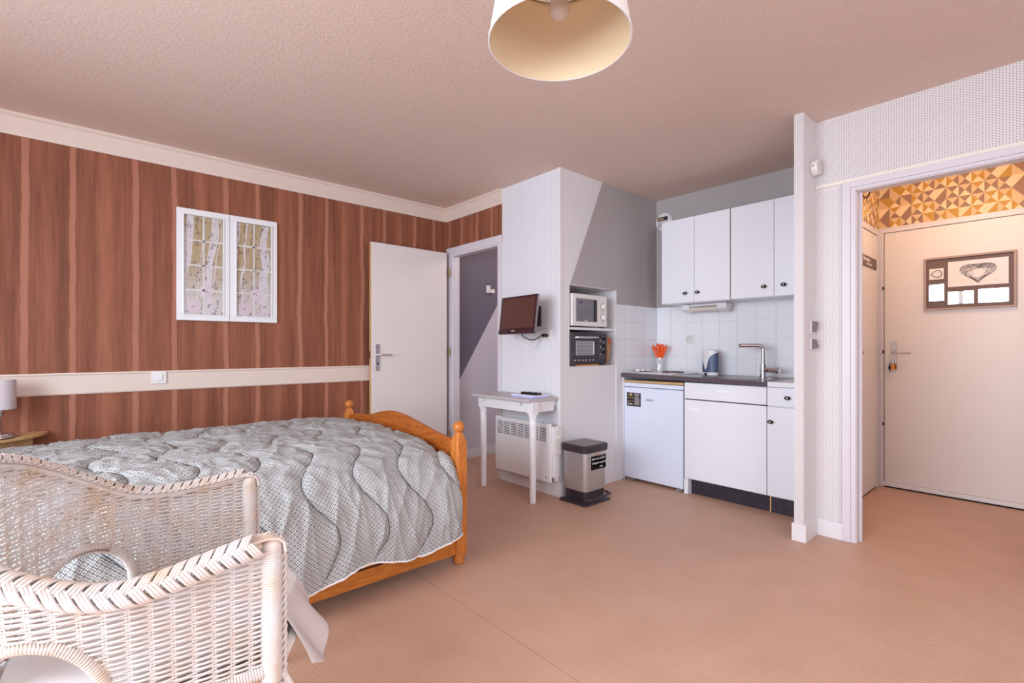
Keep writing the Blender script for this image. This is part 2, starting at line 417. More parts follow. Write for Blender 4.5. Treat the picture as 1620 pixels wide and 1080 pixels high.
geo(hb, lambda u, z: (min(XH0+u, XH1), YH+.018, z), 17, 2.10, H, .07, .085)
geo(hall, lambda u, z: (XH0+.002, max(YH+.018-u, YE+.07), z), 22, 2.10, H, .07, .085)
# rear and right walls with windows
def holed(ax, pos, th, a0, a1, w0, w1, z0, z1):
    b = MB()
    for (p0, p1, q0, q1) in ((a0, w0, 0, H), (w1, a1, 0, H), (w0, w1, 0, z0), (w0, w1, z1, H)):
        if p1-p0 < 1e-4 or q1-q0 < 1e-4: continue
        if ax == 'x': b.box(p0, p1, pos-th, pos, q0, q1)
        else: b.box(pos, pos+th, p0, p1, q0, q1)
    return b
struct('wall_rear', holed('x', YR, .12, XA-.1, XR+.12, -2.60, .20, .22, 2.32), M['dotX'], 'rear wall holding the large window')
struct('wall_right', holed('y', XR, .12, YR, YE+.07, -.85, 1.45, .38, 2.32), M['dotX'], 'right wall holding the added side window')
wn = struct('window_1', MB().box(-2.60, .20, YR-.09, YR-.05, .22, .28).box(-2.60, .20, YR-.09, YR-.05, 2.26, 2.32).box(-2.60, -2.54, YR-.09, YR-.05, .28, 2.26).box(.14, .20, YR-.09, YR-.05, .28, 2.26).box(-1.24, -1.16, YR-.09, YR-.05, .28, 2.26), M['white'])
wn2 = struct('added_window_2', MB().box(XR+.05, XR+.09, -.85, 1.45, .38, .44).box(XR+.05, XR+.09, -.85, 1.45, 2.26, 2.32).box(XR+.05, XR+.09, -.85, -.79, .44, 2.26).box(XR+.05, XR+.09, 1.39, 1.45, .44, 2.26).box(XR+.05, XR+.09, .27, .33, .44, 2.26), M['white'])  # unseen window frame, added for the side fill light

# cornice, chair rail, baseboards, casings
struct('trim_4', MB().prism([(XA, 2.37), (XA+.012, 2.37), (XA+.014, 2.39), (XA+.014, 2.475), (XA+.03, 2.485), (XA+.03, H), (XA, H)], YR, YB, 'y'), M['borderY'], 'cream embossed cornice strip along the brown wall')
struct('trim_5', MB().prism([(YB, 2.37), (YB-.012, 2.37), (YB-.014, 2.39), (YB-.014, 2.475), (YB-.03, 2.485), (YB-.03, H), (YB, H)], XA, -3.219, 'x'), M['borderX'], 'cream embossed cornice strip over the bathroom door')
struct('trim_6', MB().prism([(XA, .842), (XA+.008, .842), (XA+.012, .85), (XA+.008, .858), (XA+.007, .958), (XA+.012, .966), (XA+.01, .975), (XA, .975)], YR, 2.66, 'y'), M['borderY'], 'cream embossed border strip across the brown wall')
struct('trim_7', MB().box(XP1, XR, YE-.014, YE, 2.092, 2.112), mat('thin_cream_strip', (238, 228, 216), .5), 'thin cream strip over the hall doorway')
struct('baseboard_left', MB().box(XA, XA+.014, YR, 2.66, 0, .1), M['trim'])
struct('baseboard_back', MB().box(-3.221, XN+.014, YB-.014, YB, 0, .1), M['trim'], 'white baseboard below the radiator')
struct('baseboard_niche', MB().box(XN, XN+.014, YB, 3.50, 0, .1), M['trim'], 'white baseboard beside the fridge')
struct('baseboard_partition', MB().box(XP0-.008, XP1+.012, 3.15, 3.165, 0, .1).box(XP1-.002, XP1+.012, 3.165, YE-.014, 0, .1).box(XP1-.002, -.868, YE-.014, YE, 0, .1), M['trim'], 'white baseboard wrapping the partition foot')
# bathroom doorway casing
cs = struct('door_1', MB().box(-4.056, -3.956, YB-.014, YB, 0, 2.105).box(-3.956, -3.268, YB-.014, YB, 2.036, 2.105).box(-3.268, -3.222, YB-.014, YB, 0, 2.105), M['casing'], 'white casing of the bathroom doorway', bev=.003)
obj('door_jamb', MB().box(-3.97, -3.95, YB-.004, YB+.07, 0, 2.036).box(-3.275, -3.262, YB-.004, YB+.07, 0, 2.036).box(-3.95, -3.275, YB-.004, YB+.07, 2.02, 2.036), M['casing'], cs)
# open bathroom door leaf standing against the brown wall (hinged at right)
dl = thing('door_leaf', (-3.98, 2.68, 0), 'open cream door standing against the brown wall', 'door')
def ex(y): return -3.985+(2.69-y)*.01      # slight swing off the wall
b = MB().hexa([(ex(1.90)-.036, 1.90, .01), (ex(1.90), 1.90, .01), (ex(2.685), 2.685, .01), (ex(2.685)-.036, 2.685, .01),
               (ex(1.90)-.036, 1.90, 2.05), (ex(1.90), 1.90, 2.05), (ex(2.685), 2.685, 2.05), (ex(2.685)-.036, 2.685, 2.05)])
obj('leaf_panel', b, M['door'], dl, bev=.002)
obj('leaf_edge', MB().box(ex(1.9)-.034, ex(1.9)-.004, 1.896, 1.901, .015, 2.045), M['lightwood'], dl, label='bare wood door edge')
def handle_set(parent, fn, mat_, z, sgn=1, nm='handle'):
    """fn(u, d, z) maps along-door, out-of-door, height to world"""
    b = MB(); n = 10; pts = []
    for k in range(2*n):
        a = pi*k/(n-.5)-.0
        u = cos(a)*.019; w = sin(a)*.019+(.1 if k < n else -.1)
        pts.append((u, w+z-.01))
    vs = [fn(u, .001, w) for u, w in pts]+[fn(u*.9, .010, w) for u, w in pts]; N = len(pts)
    b.add(vs, [tuple(range(N)), tuple(range(N, 2*N))]+[(i, (i+1) % N, N+(i+1) % N, N+i) for i in range(N)])
    pl = obj(nm+'_plate', b, mat_, parent, smooth=True)
    b = MB().tube([fn(0, .008, z+.015), fn(0, .048, z+.015), fn(.01*sgn, .055, z+.015), fn(.04*sgn, .056, z+.015), fn(.115*sgn, .052, z+.013)], [.009, .009, .009, .0085, .0075], 10)
    obj('lever', b, mat_, pl, smooth=True)
    obj('keyhole', MB().tube([fn(0, .009, z-.062), fn(0, .014, z-.062)], .009, 10), M['dark'], pl)
    for q in (z+.095, z-.115): obj('screw', MB().tube([fn(0, .009, q), fn(0, .0115, q)], .004, 8), M['chrome'], pl)
    return pl
handle_set(dl, lambda u, d, z: (ex(1.955)+d, 1.955+u, z), M['chrome'], 1.055)
obj('latch', MB().box(ex(1.9)-.026, ex(1.9)-.012, 1.893, 1.897, 1.04, 1.10), M['dark'], dl)
for hz in (.25, 1.05, 1.82): obj('hinge', MB().cyl((-3.968, 2.702, hz), .007, .08), M['gold'], dl)
# hall doorway casing
cs = struct('door_2', MB().box(-.868, -.826, YE-.016, YE, 0, 2.095).box(-.826, 0.05, YE-.016, YE, 2.058, 2.095).box(-.826, -.80, YE-.010, YE+.005, 0, 2.058).box(-.80, .03, YE-.010, YE+.005, 2.04, 2.058).box(.05, .09, YE-.016, YE, 0, 2.095), M['casing'], 'pale casing of the hall doorway', bev=.002)
obj('door_jamb', MB().box(-.805, -.797, YE, YE+.075, 0, 2.045).box(-.8, .03, YE, YE+.075, 2.036, 2.046), M['casing'], cs)
obj('door_stop', MB().box(-.797, -.785, YE+.05, YE+.07, 0, 2.036), M['casing'], cs)
# front door in the hall
fd = struct('door_3', MB().box(XH0+.001, -.978, YH-.04, YH+.02, 0, 2.103).box(-.978, XH1, YH-.04, YH+.02, 2.062, 2.103).box(-.09, -.05, YH-.04, YH+.02, 0, 2.062), M['casing'], 'cream front door at the end of the hall', bev=.002)
lf = obj('door_panel', MB().box(-.975, -.09, YH-.028, YH+.012, .045, 2.06), M['door'], fd, bev=.002)
obj('door_sill', MB().box(-.978, -.09, YH-.045, YH+.01, .012, .044), M['trim'], fd, bev=.002)
obj('sill_gap', MB().box(-.978, -.09, YH-.035, YH+.01, .0, .012), M['shadow'], fd)
obj('edge_gap', MB().box(-.9785, -.9745, YH-.0285, YH, .05, 2.05), M['shadow'], fd)
handle_set(fd, lambda u, d, z: (-.912+u, YH-.028-d, z), M['chrome'], 1.075)
for hz in (.50, 1.085, 1.60): obj('lock_keep', MB().box(-.985, -.975, YH-.046, YH-.028, hz, hz+.025), M['black'], fd)
kt = thing('key', (-.915, YH-.06, .98), 'key with orange tag hanging from the front door lock', 'key')
obj('key_blade', MB().tube([(-.912, YH-.035, 1.012), (-.912, YH-.072, 1.012)], .004, 8).lathe([(.012, -.003), (.012, .003)], (-.912, YH-.075, 1.012), 12, 'x', close=True), M['chrome'], kt)
obj('key_tag', MB().box(-.922, -.900, YH-.082, YH-.074, .955, 1.003), M['amber'], kt, bev=.003)
obj('key_bundle', MB().box(-.940, -.924, YH-.080, YH-.066, .955, .985).tube([(-.935, YH-.07, .985), (-.93, YH-.075, 1.0), (-.915, YH-.075, 1.01)], .003, 6).box(-.934, -.928, YH-.076, YH-.070, .935, .957), M['black'], kt)
# closet door on the hall's left wall
cd = struct('door_4', MB().box(XH0, XH0+.016, 4.845, 4.89, 0, 2.085).box(XH0, XH0+.016, YE+.075, 4.845, 2.04, 2.085), M['casing'], 'cream closet door on the left of the hall')
obj('door_panel', MB().box(XH0, XH0+.01, 3.96, 4.84, .012, 2.035), M['door'], cd, bev=.002)
obj('panel_gap', MB().box(XH0, XH0+.004, 3.92, 4.85, 0, .012), M['shadow'], cd)
obj('pull_slot', MB().box(XH0+.008, XH0+.018, 4.36, 4.43, 1.085, 1.105), M['gold'], cd)
obj('flap', MB().box(XH0+.008, XH0+.013, 4.36, 4.75, .33, .56), M['door'], cd, bev=.002)
obj('mirror_strip', MB().box(XH0+.008, XH0+.014, 4.27, 4.335, 1.30, 2.0), M['greyp'], cd)
sg = thing('sign', (XH0+.012, 4.6, 1.75), 'dark sign plate with white writing on the closet door', 'sign')
obj('plate', MB().box(XH0+.010, XH0+.018, 4.385, 4.80, 1.755, 1.835), M['dividers'], sg)
text('lettering', 'Bienvenue', .045, M['paper'], sg, (XH0+.0185, 4.41, 1.795), (0, 1, 0), (0, 0, 1), font_shear=.3)
text('lettering', 'chez nous', .035, M['paper'], sg, (XH0+.0185, 4.50, 1.767), (0, 1, 0), (0, 0, 1), font_shear=.3)
cb = []
for k in range(17):
    a = pi*k/16
    cb.append((XH0+.03+.0*k, 4.40+.17*sin(a)*.9-.02, 2.35-.11*(1-cos(a))/2*1.2+.0))
obj('cable', MB().tube([(XH0+.05, 4.56, 2.47), (XH0+.03, 4.56, 2.38), (XH0+.025, 4.53, 2.30), (XH0+.025, 4.48, 2.265), (XH0+.025, 4.40, 2.255), (XH0+.025, 4.30, 2.27), (XH0+.025, 4.2, 2.30)], .0065, 8), M['black'], label='black cable looping high on the hall wall', cat='cable', smooth=True)
# white tag: photo board on the front door
pb = thing('photo_board', (-.475, YH-.03, 1.42), 'brown collage frame with heart string art and mirrors on front door', 'picture frame')
y0 = YH-.03
def fr(b, x0, x1, z0, z1, w, ya, yb_): return b.box(x0, x1, ya, yb_, z1-w, z1).box(x0, x1, ya, yb_, z0, z0+w).box(x0, x0+w, ya, yb_, z0+w, z1-w).box(x1-w, x1, ya, yb_, z0+w, z1-w)
obj('outer_frame', fr(MB(), -.724, -.222, 1.417, 1.818, .014, y0-.02, y0), M['mullion'], pb, bev=.002)
obj('backing', MB().box(-.712, -.234, y0-.006, y0, 1.43, 1.806), M['dividers'], pb)
panes = [('photo', -.692, -.608, 1.652, 1.735, 'paper'), ('mirror_pane', -.692, -.606, 1.488, 1.618, 'mirror'), ('heart_panel', -.584, -.262, 1.586, 1.775, 'paper'), ('mirror_pane', -.584, -.442, 1.458, 1.550, 'mirror'), ('mirror_pane', -.418, -.262, 1.458, 1.556, 'mirror')]
hp = None
for nm, a, b_, c, d_, mm in panes:
    q = obj(nm, MB().box(a, b_, y0-.011, y0-.004, c, d_), M[mm], pb)
    if a == -.692 and nm == 'mirror_pane':
        q.data.vertices[0].co.y -= .0035; q.data.vertices[4].co.y -= .0035
    if nm == 'heart_panel': hp = q
    if nm == 'photo': ph = q
rnd = random.Random(3); hpts = []
for k in range(34):
    a = 2*pi*k/34; hx = 16*sin(a)**3; hz = 13*cos(a)-5*cos(2*a)-2*cos(3*a)-cos(4*a)
    hpts.append((-.42+hx*.0061, 1.688+hz*.0048))
b = MB()
for k in range(34): b.tube([(hpts[k][0], y0-.0125, hpts[k][1]), (hpts[(k+1) % 34][0], y0-.0125, hpts[(k+1) % 34][1])], .0007, 4)
for k in range(115):
    i, j = rnd.sample(range(34), 2)
    while min(abs(i-j), 34-abs(i-j)) > 11: i, j = rnd.sample(range(34), 2)
    b.tube([(hpts[i][0], y0-.0125, hpts[i][1]), (hpts[j][0], y0-.0125, hpts[j][1])], .00065, 4)
for q in hpts: b.cyl((q[0], y0-.015, q[1]), .0022, .004, 'y', 6)
obj('heart_drawing', b, M['dividers'], hp)
obj('sketch', MB().tube([(-.65+.030*cos(a/12*2*pi), y0-.0115, 1.693+.026*sin(a/12*2*pi)+.006*sin(a)) for a in range(12)], .003, 5, closed=True), M['greyp'], ph)

# tiles
def tiles(parent, ax, pos, a0, a1, z0, z1, w=.15, off=0, sgn=-1):
    me = None; out = []
    ncol = int(math.ceil((a1-a0)/w-1e-6)); nrow = int(math.ceil((z1-z0)/w-1e-6))
    for i in range(ncol):
        for j in range(nrow):
            p0, p1 = a0+i*w+.0012, min(a0+(i+1)*w, a1)-.0012
            q1 = z1-j*w-.0012; q0 = max(z1-(j+1)*w, z0)+.0012
            if p1-p0 < .01 or q1-q0 < .01: continue
            b = MB()
            e = .0015; f = .005
            if ax == 'x':
                b.hexa([(p0, pos-f, q0), (p1, pos-f, q0), (p1, pos, q0), (p0, pos, q0), (p0, pos-f, q1), (p1, pos-f, q1), (p1, pos, q1), (p0, pos, q1)])
            else:
                b.hexa([(pos, p0, q0), (pos+f, p0, q0), (pos+f, p1, q0), (pos, p1, q0), (pos, p0, q1), (pos+f, p0, q1), (pos+f, p1, q1), (pos, p1, q1)])
            obj('tile', b, M['tile'], parent, bev=.0012, seg=1)
tk = struct('wall_tiles_back', MB().box(XN, XP0, YK-.003, YK, .86, 1.502), M['grout'], 'white square tiles behind the sink')
tiles(tk, 'x', YK-.003, XN+.006, XP0, .90, 1.503)
tn = struct('wall_tiles_side', MB().box(XN, XN+.003, 3.452, YK, .86, 1.502), M['grout'], 'white square tiles beside the hob')
tiles(tn, 'y', XN+.003, 3.447, YK-.006, .90, 1.503)
struct('trim_8', MB().box(XN-.002, XN+.008, 3.432, 3.450, .1, 1.503), M['trim'], 'white edge strip beside the tiles')

# ================================================================= kitchen
FY = 3.53      # front plane of the base units
def knob(parent, c, axis='y', sgn=-1):
    x, y, z = c
    k = obj('knob', MB().lathe([(.006, 0), (.006, sgn*.010), (.015, sgn*.013), (.0175, sgn*.018), (.013, sgn*.024), (.004, sgn*.026), (.0001, sgn*.026)], (x, y, z), 18, axis, sx=1.15, sy=.75), M['glossblack'], parent, smooth='all')
    obj('knob_inlay', MB().lathe([(.0001, sgn*.0275), (.006, sgn*.027), (.0065, sgn*.025)], (x, y, z), 12, axis, sx=1.2), M['chrome'], k, smooth='all')
    return k
def inset_pull(parent, x0, x1, z0, z1, y):
    b = fr(MB(), x0, x1, z0, z1, .004, y-.005, y)
    q = obj('label_pull', b, M['unit'], parent, bev=.001)
    obj('pull_card', MB().box(x0+.006, x1-.006, y-.0012, y, z0+.006, z1-.006), M['grout'], q)
# worktop slab, slightly raised to the left
wt = MB().hexa([(XN+.004, 3.50, .880), (-1.342, 3.50, .866), (-1.342, YK-.008, .868), (XN+.004, YK-.008, .874),
                (XN+.004, 3.50, .916), (-1.342, 3.50, .9), (-1.342, YK-.008, .903), (XN+.004, YK-.008, .908)])
wo = obj('worktop', wt, M['worktop'], bev=.003, label='dark slate laminate worktop with hob and sink above the fridge', cat='worktop')
def wz(x, y): return .9+(.016-.008*(y-3.5)/.55)*(-1.342-x)/1.19+.003*(y-3.5)/.55
# sink set in the worktop
sk = thing('sink', (-1.62, 3.72, .905), 'round steel sink sunk into the dark worktop', 'sink')
obj('rim', MB().lathe([(.195, .0), (.192, .004), (.180, .004), (.174, .001), (.17, -.004)], (-1.60, 3.74, .903), 40, 'z', sy=.9), M['chrome'], sk, smooth=True)
obj('bowl', MB().lathe([(.172, -.001), (.16, .0012), (.05, .0010), (.0001, .0008)], (-1.60, 3.74, .9025), 40, 'z', sy=.9), M['steel'], sk, smooth=True)
# base cabinets
cb = thing('base_cabinet', (-1.655, 3.8, 0), 'white wide sink cabinet with drawer front under the dark worktop', 'cabinet')
obj('body', MB().box(-1.964, -1.353, FY+.02, YK-.01, .118, .862), M['unit'], cb)
obj('side_panel', MB().box(-1.966, -1.931, FY+.001, FY+.4, .0, .118), M['unit'], cb)
dr = obj('drawer', MB().box(-1.960, -1.3555, FY, FY+.019, .738, .861), M['unit'], cb, bev=.0015)
inset_pull(dr, -1.722, -1.598, .797, .828, FY)
do = obj('door', MB().box(-1.960, -1.3555, FY, FY+.019, .121, .730), M['unit'], cb, bev=.0015)
inset_pull(do, -1.945, -1.820, .640, .676, FY)
obj('gap_shadow', MB().box(-1.960, -1.3555, FY+.015, FY+.021, .729, .739), M['shadow'], cb)
kb = obj('kick_board', MB().prism([(-1.925, 0), (-1.925, .118), (-1.354, .118), (-1.354, .012), (-1.395, 0)], FY+.045, FY+.06, 'y'), M['kick'], cb)
cc = thing('base_cabinet', (-1.205, 3.8, 0), 'narrow white drawer and door cabinet beside the partition', 'cabinet')
obj('body', MB().box(-1.349, XP0, FY+.02, YK-.01, .118, .862), M['unit'], cc)
dr = obj('drawer', MB().box(-1.350, XP0-.004, FY, FY+.019, .736, .861), M['unit'], cc, bev=.0015)
knob(dr, (-1.218, FY, .796))
do = obj('door', MB().box(-1.350, XP0-.004, FY, FY+.019, .121, .728), M['unit'], cc, bev=.0015)
knob(do, (-1.325, FY, .627))
obj('kick_board', MB().box(-1.341, XP0-.004, FY+.045, FY+.06, 0, .118), M['kick'], cc)
obj('kick_end', MB().box(-1.350, -1.341, FY+.044, FY+.062, 0, .118), M['lightwood'], cc)
obj('white_worktop', MB().box(-1.340, XP0-.001, 3.505, YK-.008, .866, .8995), M['white'], bev=.002, label='white worktop piece at the right of the dark one, by the partition', cat='worktop')
# filler strip left of the fridge
obj('filler_strip', MB().box(XN+.002, XN+.012, FY, FY+.03, .0, .876), M['unit'], label='thin white filler strip left of the fridge', cat='panel')
# wooden batten under the worktop
obj('batten', MB().hexa([(XN+.012, FY-.005, .836), (-1.970, FY-.005, .838), (-1.970, FY+.03, .838), (XN+.012, FY+.03, .836), (XN+.012, FY-.005, .853), (-1.970, FY-.005, .858), (-1.970, FY+.03, .858), (XN+.012, FY+.03, .853)]), M['lightwood'], bev=.004, label='light wooden batten lying on top of the white fridge', cat='batten')
# fridge
fg = thing('fridge', (-2.25, 3.8, 0), 'small white under-counter fridge with black label below the hob', 'fridge')
obj('cabinet_body', MB().box(-2.526, -1.972, FY+.045, YK-.03, .02, .830), M['fridge'], fg, bev=.006)
obj('top_trim', MB().box(-2.526, -1.972, FY-.004, FY+.05, .800, .834), M['fridge'], fg, bev=.006)
fdr = obj('door', MB().box(-2.526, -1.976, FY, FY+.04, .024, .795), M['fridge'], fg, bev=.007, seg=3)
obj('handle_recess', fr(MB(), -2.215, -2.010, .752, .790, .004, FY-.0025, FY).box(-2.205, -2.02, FY-.001, FY, .762, .786), M['fridge'], fdr, bev=.001)
for fx in (-2.49, -2.03): obj('foot', MB().cyl((fx, FY+.03, 0), .016, .022), M['trim'], fg)
for x0, x1 in ((-2.50, -2.42), (-2.03, -1.98)): obj('hinge_foot', MB().box(x0, x1, FY+.002, FY+.03, .008, .022), M['greyp'], fg)
st = obj('energy_label', MB().box(-2.494, -2.356, FY-.0012, FY, .634, .750), M['black'], fdr)
y1 = FY-.0013
b = MB(); bw_ = MB(); rnd = random.Random(2)
for j in range(4):
    for i in range(3): b.box(-2.486+i*.021, -2.486+i*.021+.017-rnd.random()*.004, y1-.0003, y1, .728-j*.028+rnd.random()*.003, .737-j*.028)
for j in range(9): bw_.box(-2.418, -2.364-rnd.random()*.014, y1-.0003, y1, .738-j*.0115, .7415-j*.0115)
b.lathe([(.0001, 0), (.016, 0)], (-2.455, y1-.0004, .733), 14, 'y')
obj('gold_print', b, M['gold'], fdr, kind='stuff'); obj('white_print', bw_, M['paper'], fdr, kind='stuff')
text('label_print', '2 ans', .022, M['paper'], fdr, (-2.486, y1-.0005, .650), (1, 0, 0), (0, 0, 1))
text('badge', 'beko', .036, M['greyp'], fdr, (-2.306, FY-.0008, .688), (1, 0, 0), (0, 0, 1))
# upper cabinets
UY = 3.74
for (x0, x1, split, kx, lab) in ((-2.287, -1.704, -1.994, ((-2.065, 1.577), (-1.96, 1.578)), 'white two-door wall cabinet above the hob with work light below'), (-1.694, XP0, -1.385, ((-1.449, 1.575), (-1.316, 1.577)), 'white wall cabinet above the sink, beside the partition')):
    uc = thing('wall_cabinet', ((x0+x1)/2, 3.9, 1.5), lab, 'cabinet')
    obj('body', MB().box(x0+.001, x1-.001, UY+.019, YK-.008, 1.500, 2.196), M['unit'], uc)
    for (a, b_, k) in ((x0, split-.0015, kx[0]), (split+.0015, x1-.002 if x1 > -1.2 else x1, kx[1])):
        d_ = obj('door', MB().box(a, b_, UY, UY+.018, 1.503, 2.198), M['unit'], uc, bev=.0015)
        knob(d_, (k[0], UY, k[1]))
obj('spacer_strip', MB().box(-1.702, -1.696, UY+.008, UY+.03, 1.503, 2.196), mat('spacer_brown', (176, 150, 132), .6), label='narrow wooden strip between the two wall cabinets', cat='panel')
# vent
vt = thing('air_vent', (-2.46, YK-.02, 2.2), 'round white air vent in the kitchen corner behind the cabinet', 'vent')
obj('cover', MB().lathe([(.082, 0), (.085, -.02), (.07, -.034), (.0001, -.036)], (-2.45, YK, 2.29), 32, 'y'), M['trim'], vt, smooth=True)
for k in range(4): obj('louvre', MB().box(-2.50, -2.40, YK-.0375, YK-.034, 2.238+k*.013, 2.243+k*.013), M['greyp'], vt)
obj('opening', MB().box(-2.505, -2.40, YK-.038, YK-.034, 2.296, 2.332), M['dark'], vt)
obj('bellows', MB().box(-2.50, -2.44, YK-.039, YK-.0375, 2.303, 2.322), M['gold'], vt)
# under-cabinet light
ul = thing('strip_light', (-1.98, 3.9, 1.46), 'white strip light fixed beneath the left wall cabinet', 'light fixture')
obj('housing', MB().box(-2.17, -1.80, 3.90, 3.96, 1.478, 1.498), M['trim'], ul, bev=.004)
for x0, x1 in ((-2.185, -2.115), (-1.875, -1.795)):
    obj('end_cap', MB().prism([(3.875, 1.498), (3.985, 1.498), (3.98, 1.455), (3.95, 1.432), (3.91, 1.432), (3.88, 1.455)], x0, x1, 'x'), M['trim'], ul, bev=.008, seg=3)
obj('tube', MB().cyl((-2.115, 3.925, 1.455), .019, .24, 'x', 20), M['bulb'], ul, smooth=True)
obj('socket_holder', MB().box(-2.04, -1.95, 3.93, 3.955, 1.476, 1.486), M['dark'], ul)
# wall socket on the tiles
so = thing('socket', (-2.2, YK-.01, 1.17), 'white square wall socket on the tiles behind the hob', 'socket')
obj('plate', MB().box(-2.243, -2.158, YK-.018, YK-.008, 1.166, 1.246), M['paper'], so, bev=.003)
obj('well', MB().lathe([(.027, -.0195), (.024, -.018), (.0001, -.0165)], (-2.2, YK, 1.206), 24, 'y'), M['greyp'], so, smooth=True)
obj('well_face', MB().lathe([(.0225, -.0196), (.0001, -.0198)], (-2.2, YK, 1.206), 24, 'y'), M['trim'], so)
for dx, dz_ in ((-.009, 0), (.009, 0), (0, .011)): obj('pin_hole', MB().cyl((-2.2+dx, YK-.0208, 1.206+dz_), .0032, .001, 'y', 8), M['black'], so)
# tap
tp = thing('tap', (-1.50, 3.86, .905), 'chrome angular mixer tap behind the sink', 'tap')
tx, ty = -1.505, 3.86
obj('column', MB().cyl((tx, ty, .903), .027, .012).cyl((tx, ty, .903), .022, .105), M['chrome'], tp, smooth=True)
q = [(tx, ty, 1.0), (tx, ty, 1.10)]+[(tx-.03*(1-cos(a)), ty-.012*(1-cos(a)), 1.118+.03*sin(a)) for a in [k*pi/2/6 for k in range(7)]]+[(tx-.06, ty-.025, 1.148), (tx-.145, ty-.06, 1.148)]
sp_ = obj('spout', MB().tube(q, .0145, 16), M['chrome'], tp, smooth=True)
obj('spout_mouth', MB().tube([(tx-.145, ty-.06, 1.148), (tx-.152, ty-.063, 1.148)], .0125, 16), M['black'], sp_)
obj('mixer_body', MB().tube([(tx, ty, .965), (tx+.095, ty-.005, .965)], .019, 18).tube([(tx+.095, ty-.005, .965), (tx+.115, ty-.006, .965)], .0235, 18), M['chrome'], tp, smooth=True)
obj('lever', MB().tube([(tx+.105, ty-.006, .97), (tx+.12, ty-.04, .982)], .006, 10), M['chrome'], tp, smooth=True)
# blue and white holder
hd = thing('cup_dispenser', (-1.935, 3.9, .905), 'white and slate blue oval dispenser standing beside the sink', 'dispenser')
hx, hy = -1.935, 3.90; n = 28
def shell(r, z0, topfn, botfn, name, mt):
    vs = []; fs = []; J = 8
    for k in range(n):
        a = 2*pi*k/n; u, w = cos(a), sin(a)
        for j in range(J+1):
            z = botfn(u, w)+(topfn(u, w)-botfn(u, w))*j/J
            vs.append((hx+r*u, hy+r*.62*w, z))
    for k in range(n):
        for j in range(J):
            a, b = k*(J+1)+j, ((k+1) % n)*(J+1)+j; fs.append((a, b, b+1, a+1))
    return obj(name, MB().add(vs, fs), mt, hd, smooth='all')
top = lambda u, w: 1.085+.030*math.sqrt(max(0, 1-u*u))
shell(.063, .0, lambda u, w: .93, lambda u, w: .905, 'foot', M['trim'])
bd = shell(.064, 0, top, lambda u, w: .928, 'white_body', M['trim'])
obj('cap', MB().lathe([(.062, 0), (.05, .024), (.02, .034), (.0001, .036)], (hx, hy, 1.085), n, 'z', sy=.62), M['trim'], hd, smooth='all')
shell(.0665, 0, lambda u, w: (1.052+.04*u-.095*math.exp(-((u+.35)/.30)**2) if w < .2 else 1.05), lambda u, w: .93, 'blue_sleeve', M['blue'])
obj('slot', MB().box(hx-.03, hx-.012, hy-.045, hy-.038, .907, .925), M['black'], hd)
# dark blue box cut by the partition
bx = thing('soap_bottle', (-1.10, 3.72, .9), 'dark blue bottle half hidden behind the partition on the white worktop', 'bottle')
obj('body', MB().lathe([(.045, 0), (.048, .01), (.048, .13), (.03, .15), (.018, .155), (.018, .17)], (-1.135, 3.74, .9), 20), M['blue'], bx, smooth=True)
obj('cap', MB().cyl((-1.135, 3.74, 1.07), .02, .02), M['trim'], bx)
# hob
hb_ = thing('hob', (-2.3, 3.78, .905), 'white enamel electric hob with one dark plate on the worktop', 'hob')
hz0 = lambda x, y: wz(x, y)
b = MB()
c4 = [(-2.50, 3.575), (-2.09, 3.575), (-2.09, 3.995), (-2.50, 3.995)]
b.hexa([(x, y, hz0(x, y)) for x, y in c4]+[(x, y, hz0(x, y)+.007) for x, y in c4])
obj('plate_base', b, M['white'], hb_, bev=.003)
px_, py_ = -2.215, 3.80; pz_ = hz0(px_, py_)+.007
obj('hotplate', MB().lathe([(.092, 0), (.09, .009), (.078, .012), (.022, .012), (.02, .010), (.0001, .010)], (px_, py_, pz_), 36), mat('cast_iron', (84, 66, 62), .5), hb_, smooth=True)
obj('plate_ring', MB().lathe([(.098, 0), (.097, .004), (.090, .005)], (px_, py_, pz_), 36), M['chrome'], hb_, smooth=True)
for k, y in enumerate((3.625, 3.70, 3.775)):
    x = -2.45+.0*k; z = hz0(x, y)+.007
    kn = obj('dial', MB().lathe([(.021, 0), (.020, .012), (.015, .018), (.0001, .019)], (x, y, z), 20).box(x-.017, x+.017, y-.003, y+.003, z+.015, z+.024), M['trim'], hb_, smooth=True)
    obj('dial_ring', MB().lathe([(.026, .0), (.026, .004), (.021, .005)], (x, y, z), 20), M['black'], kn)
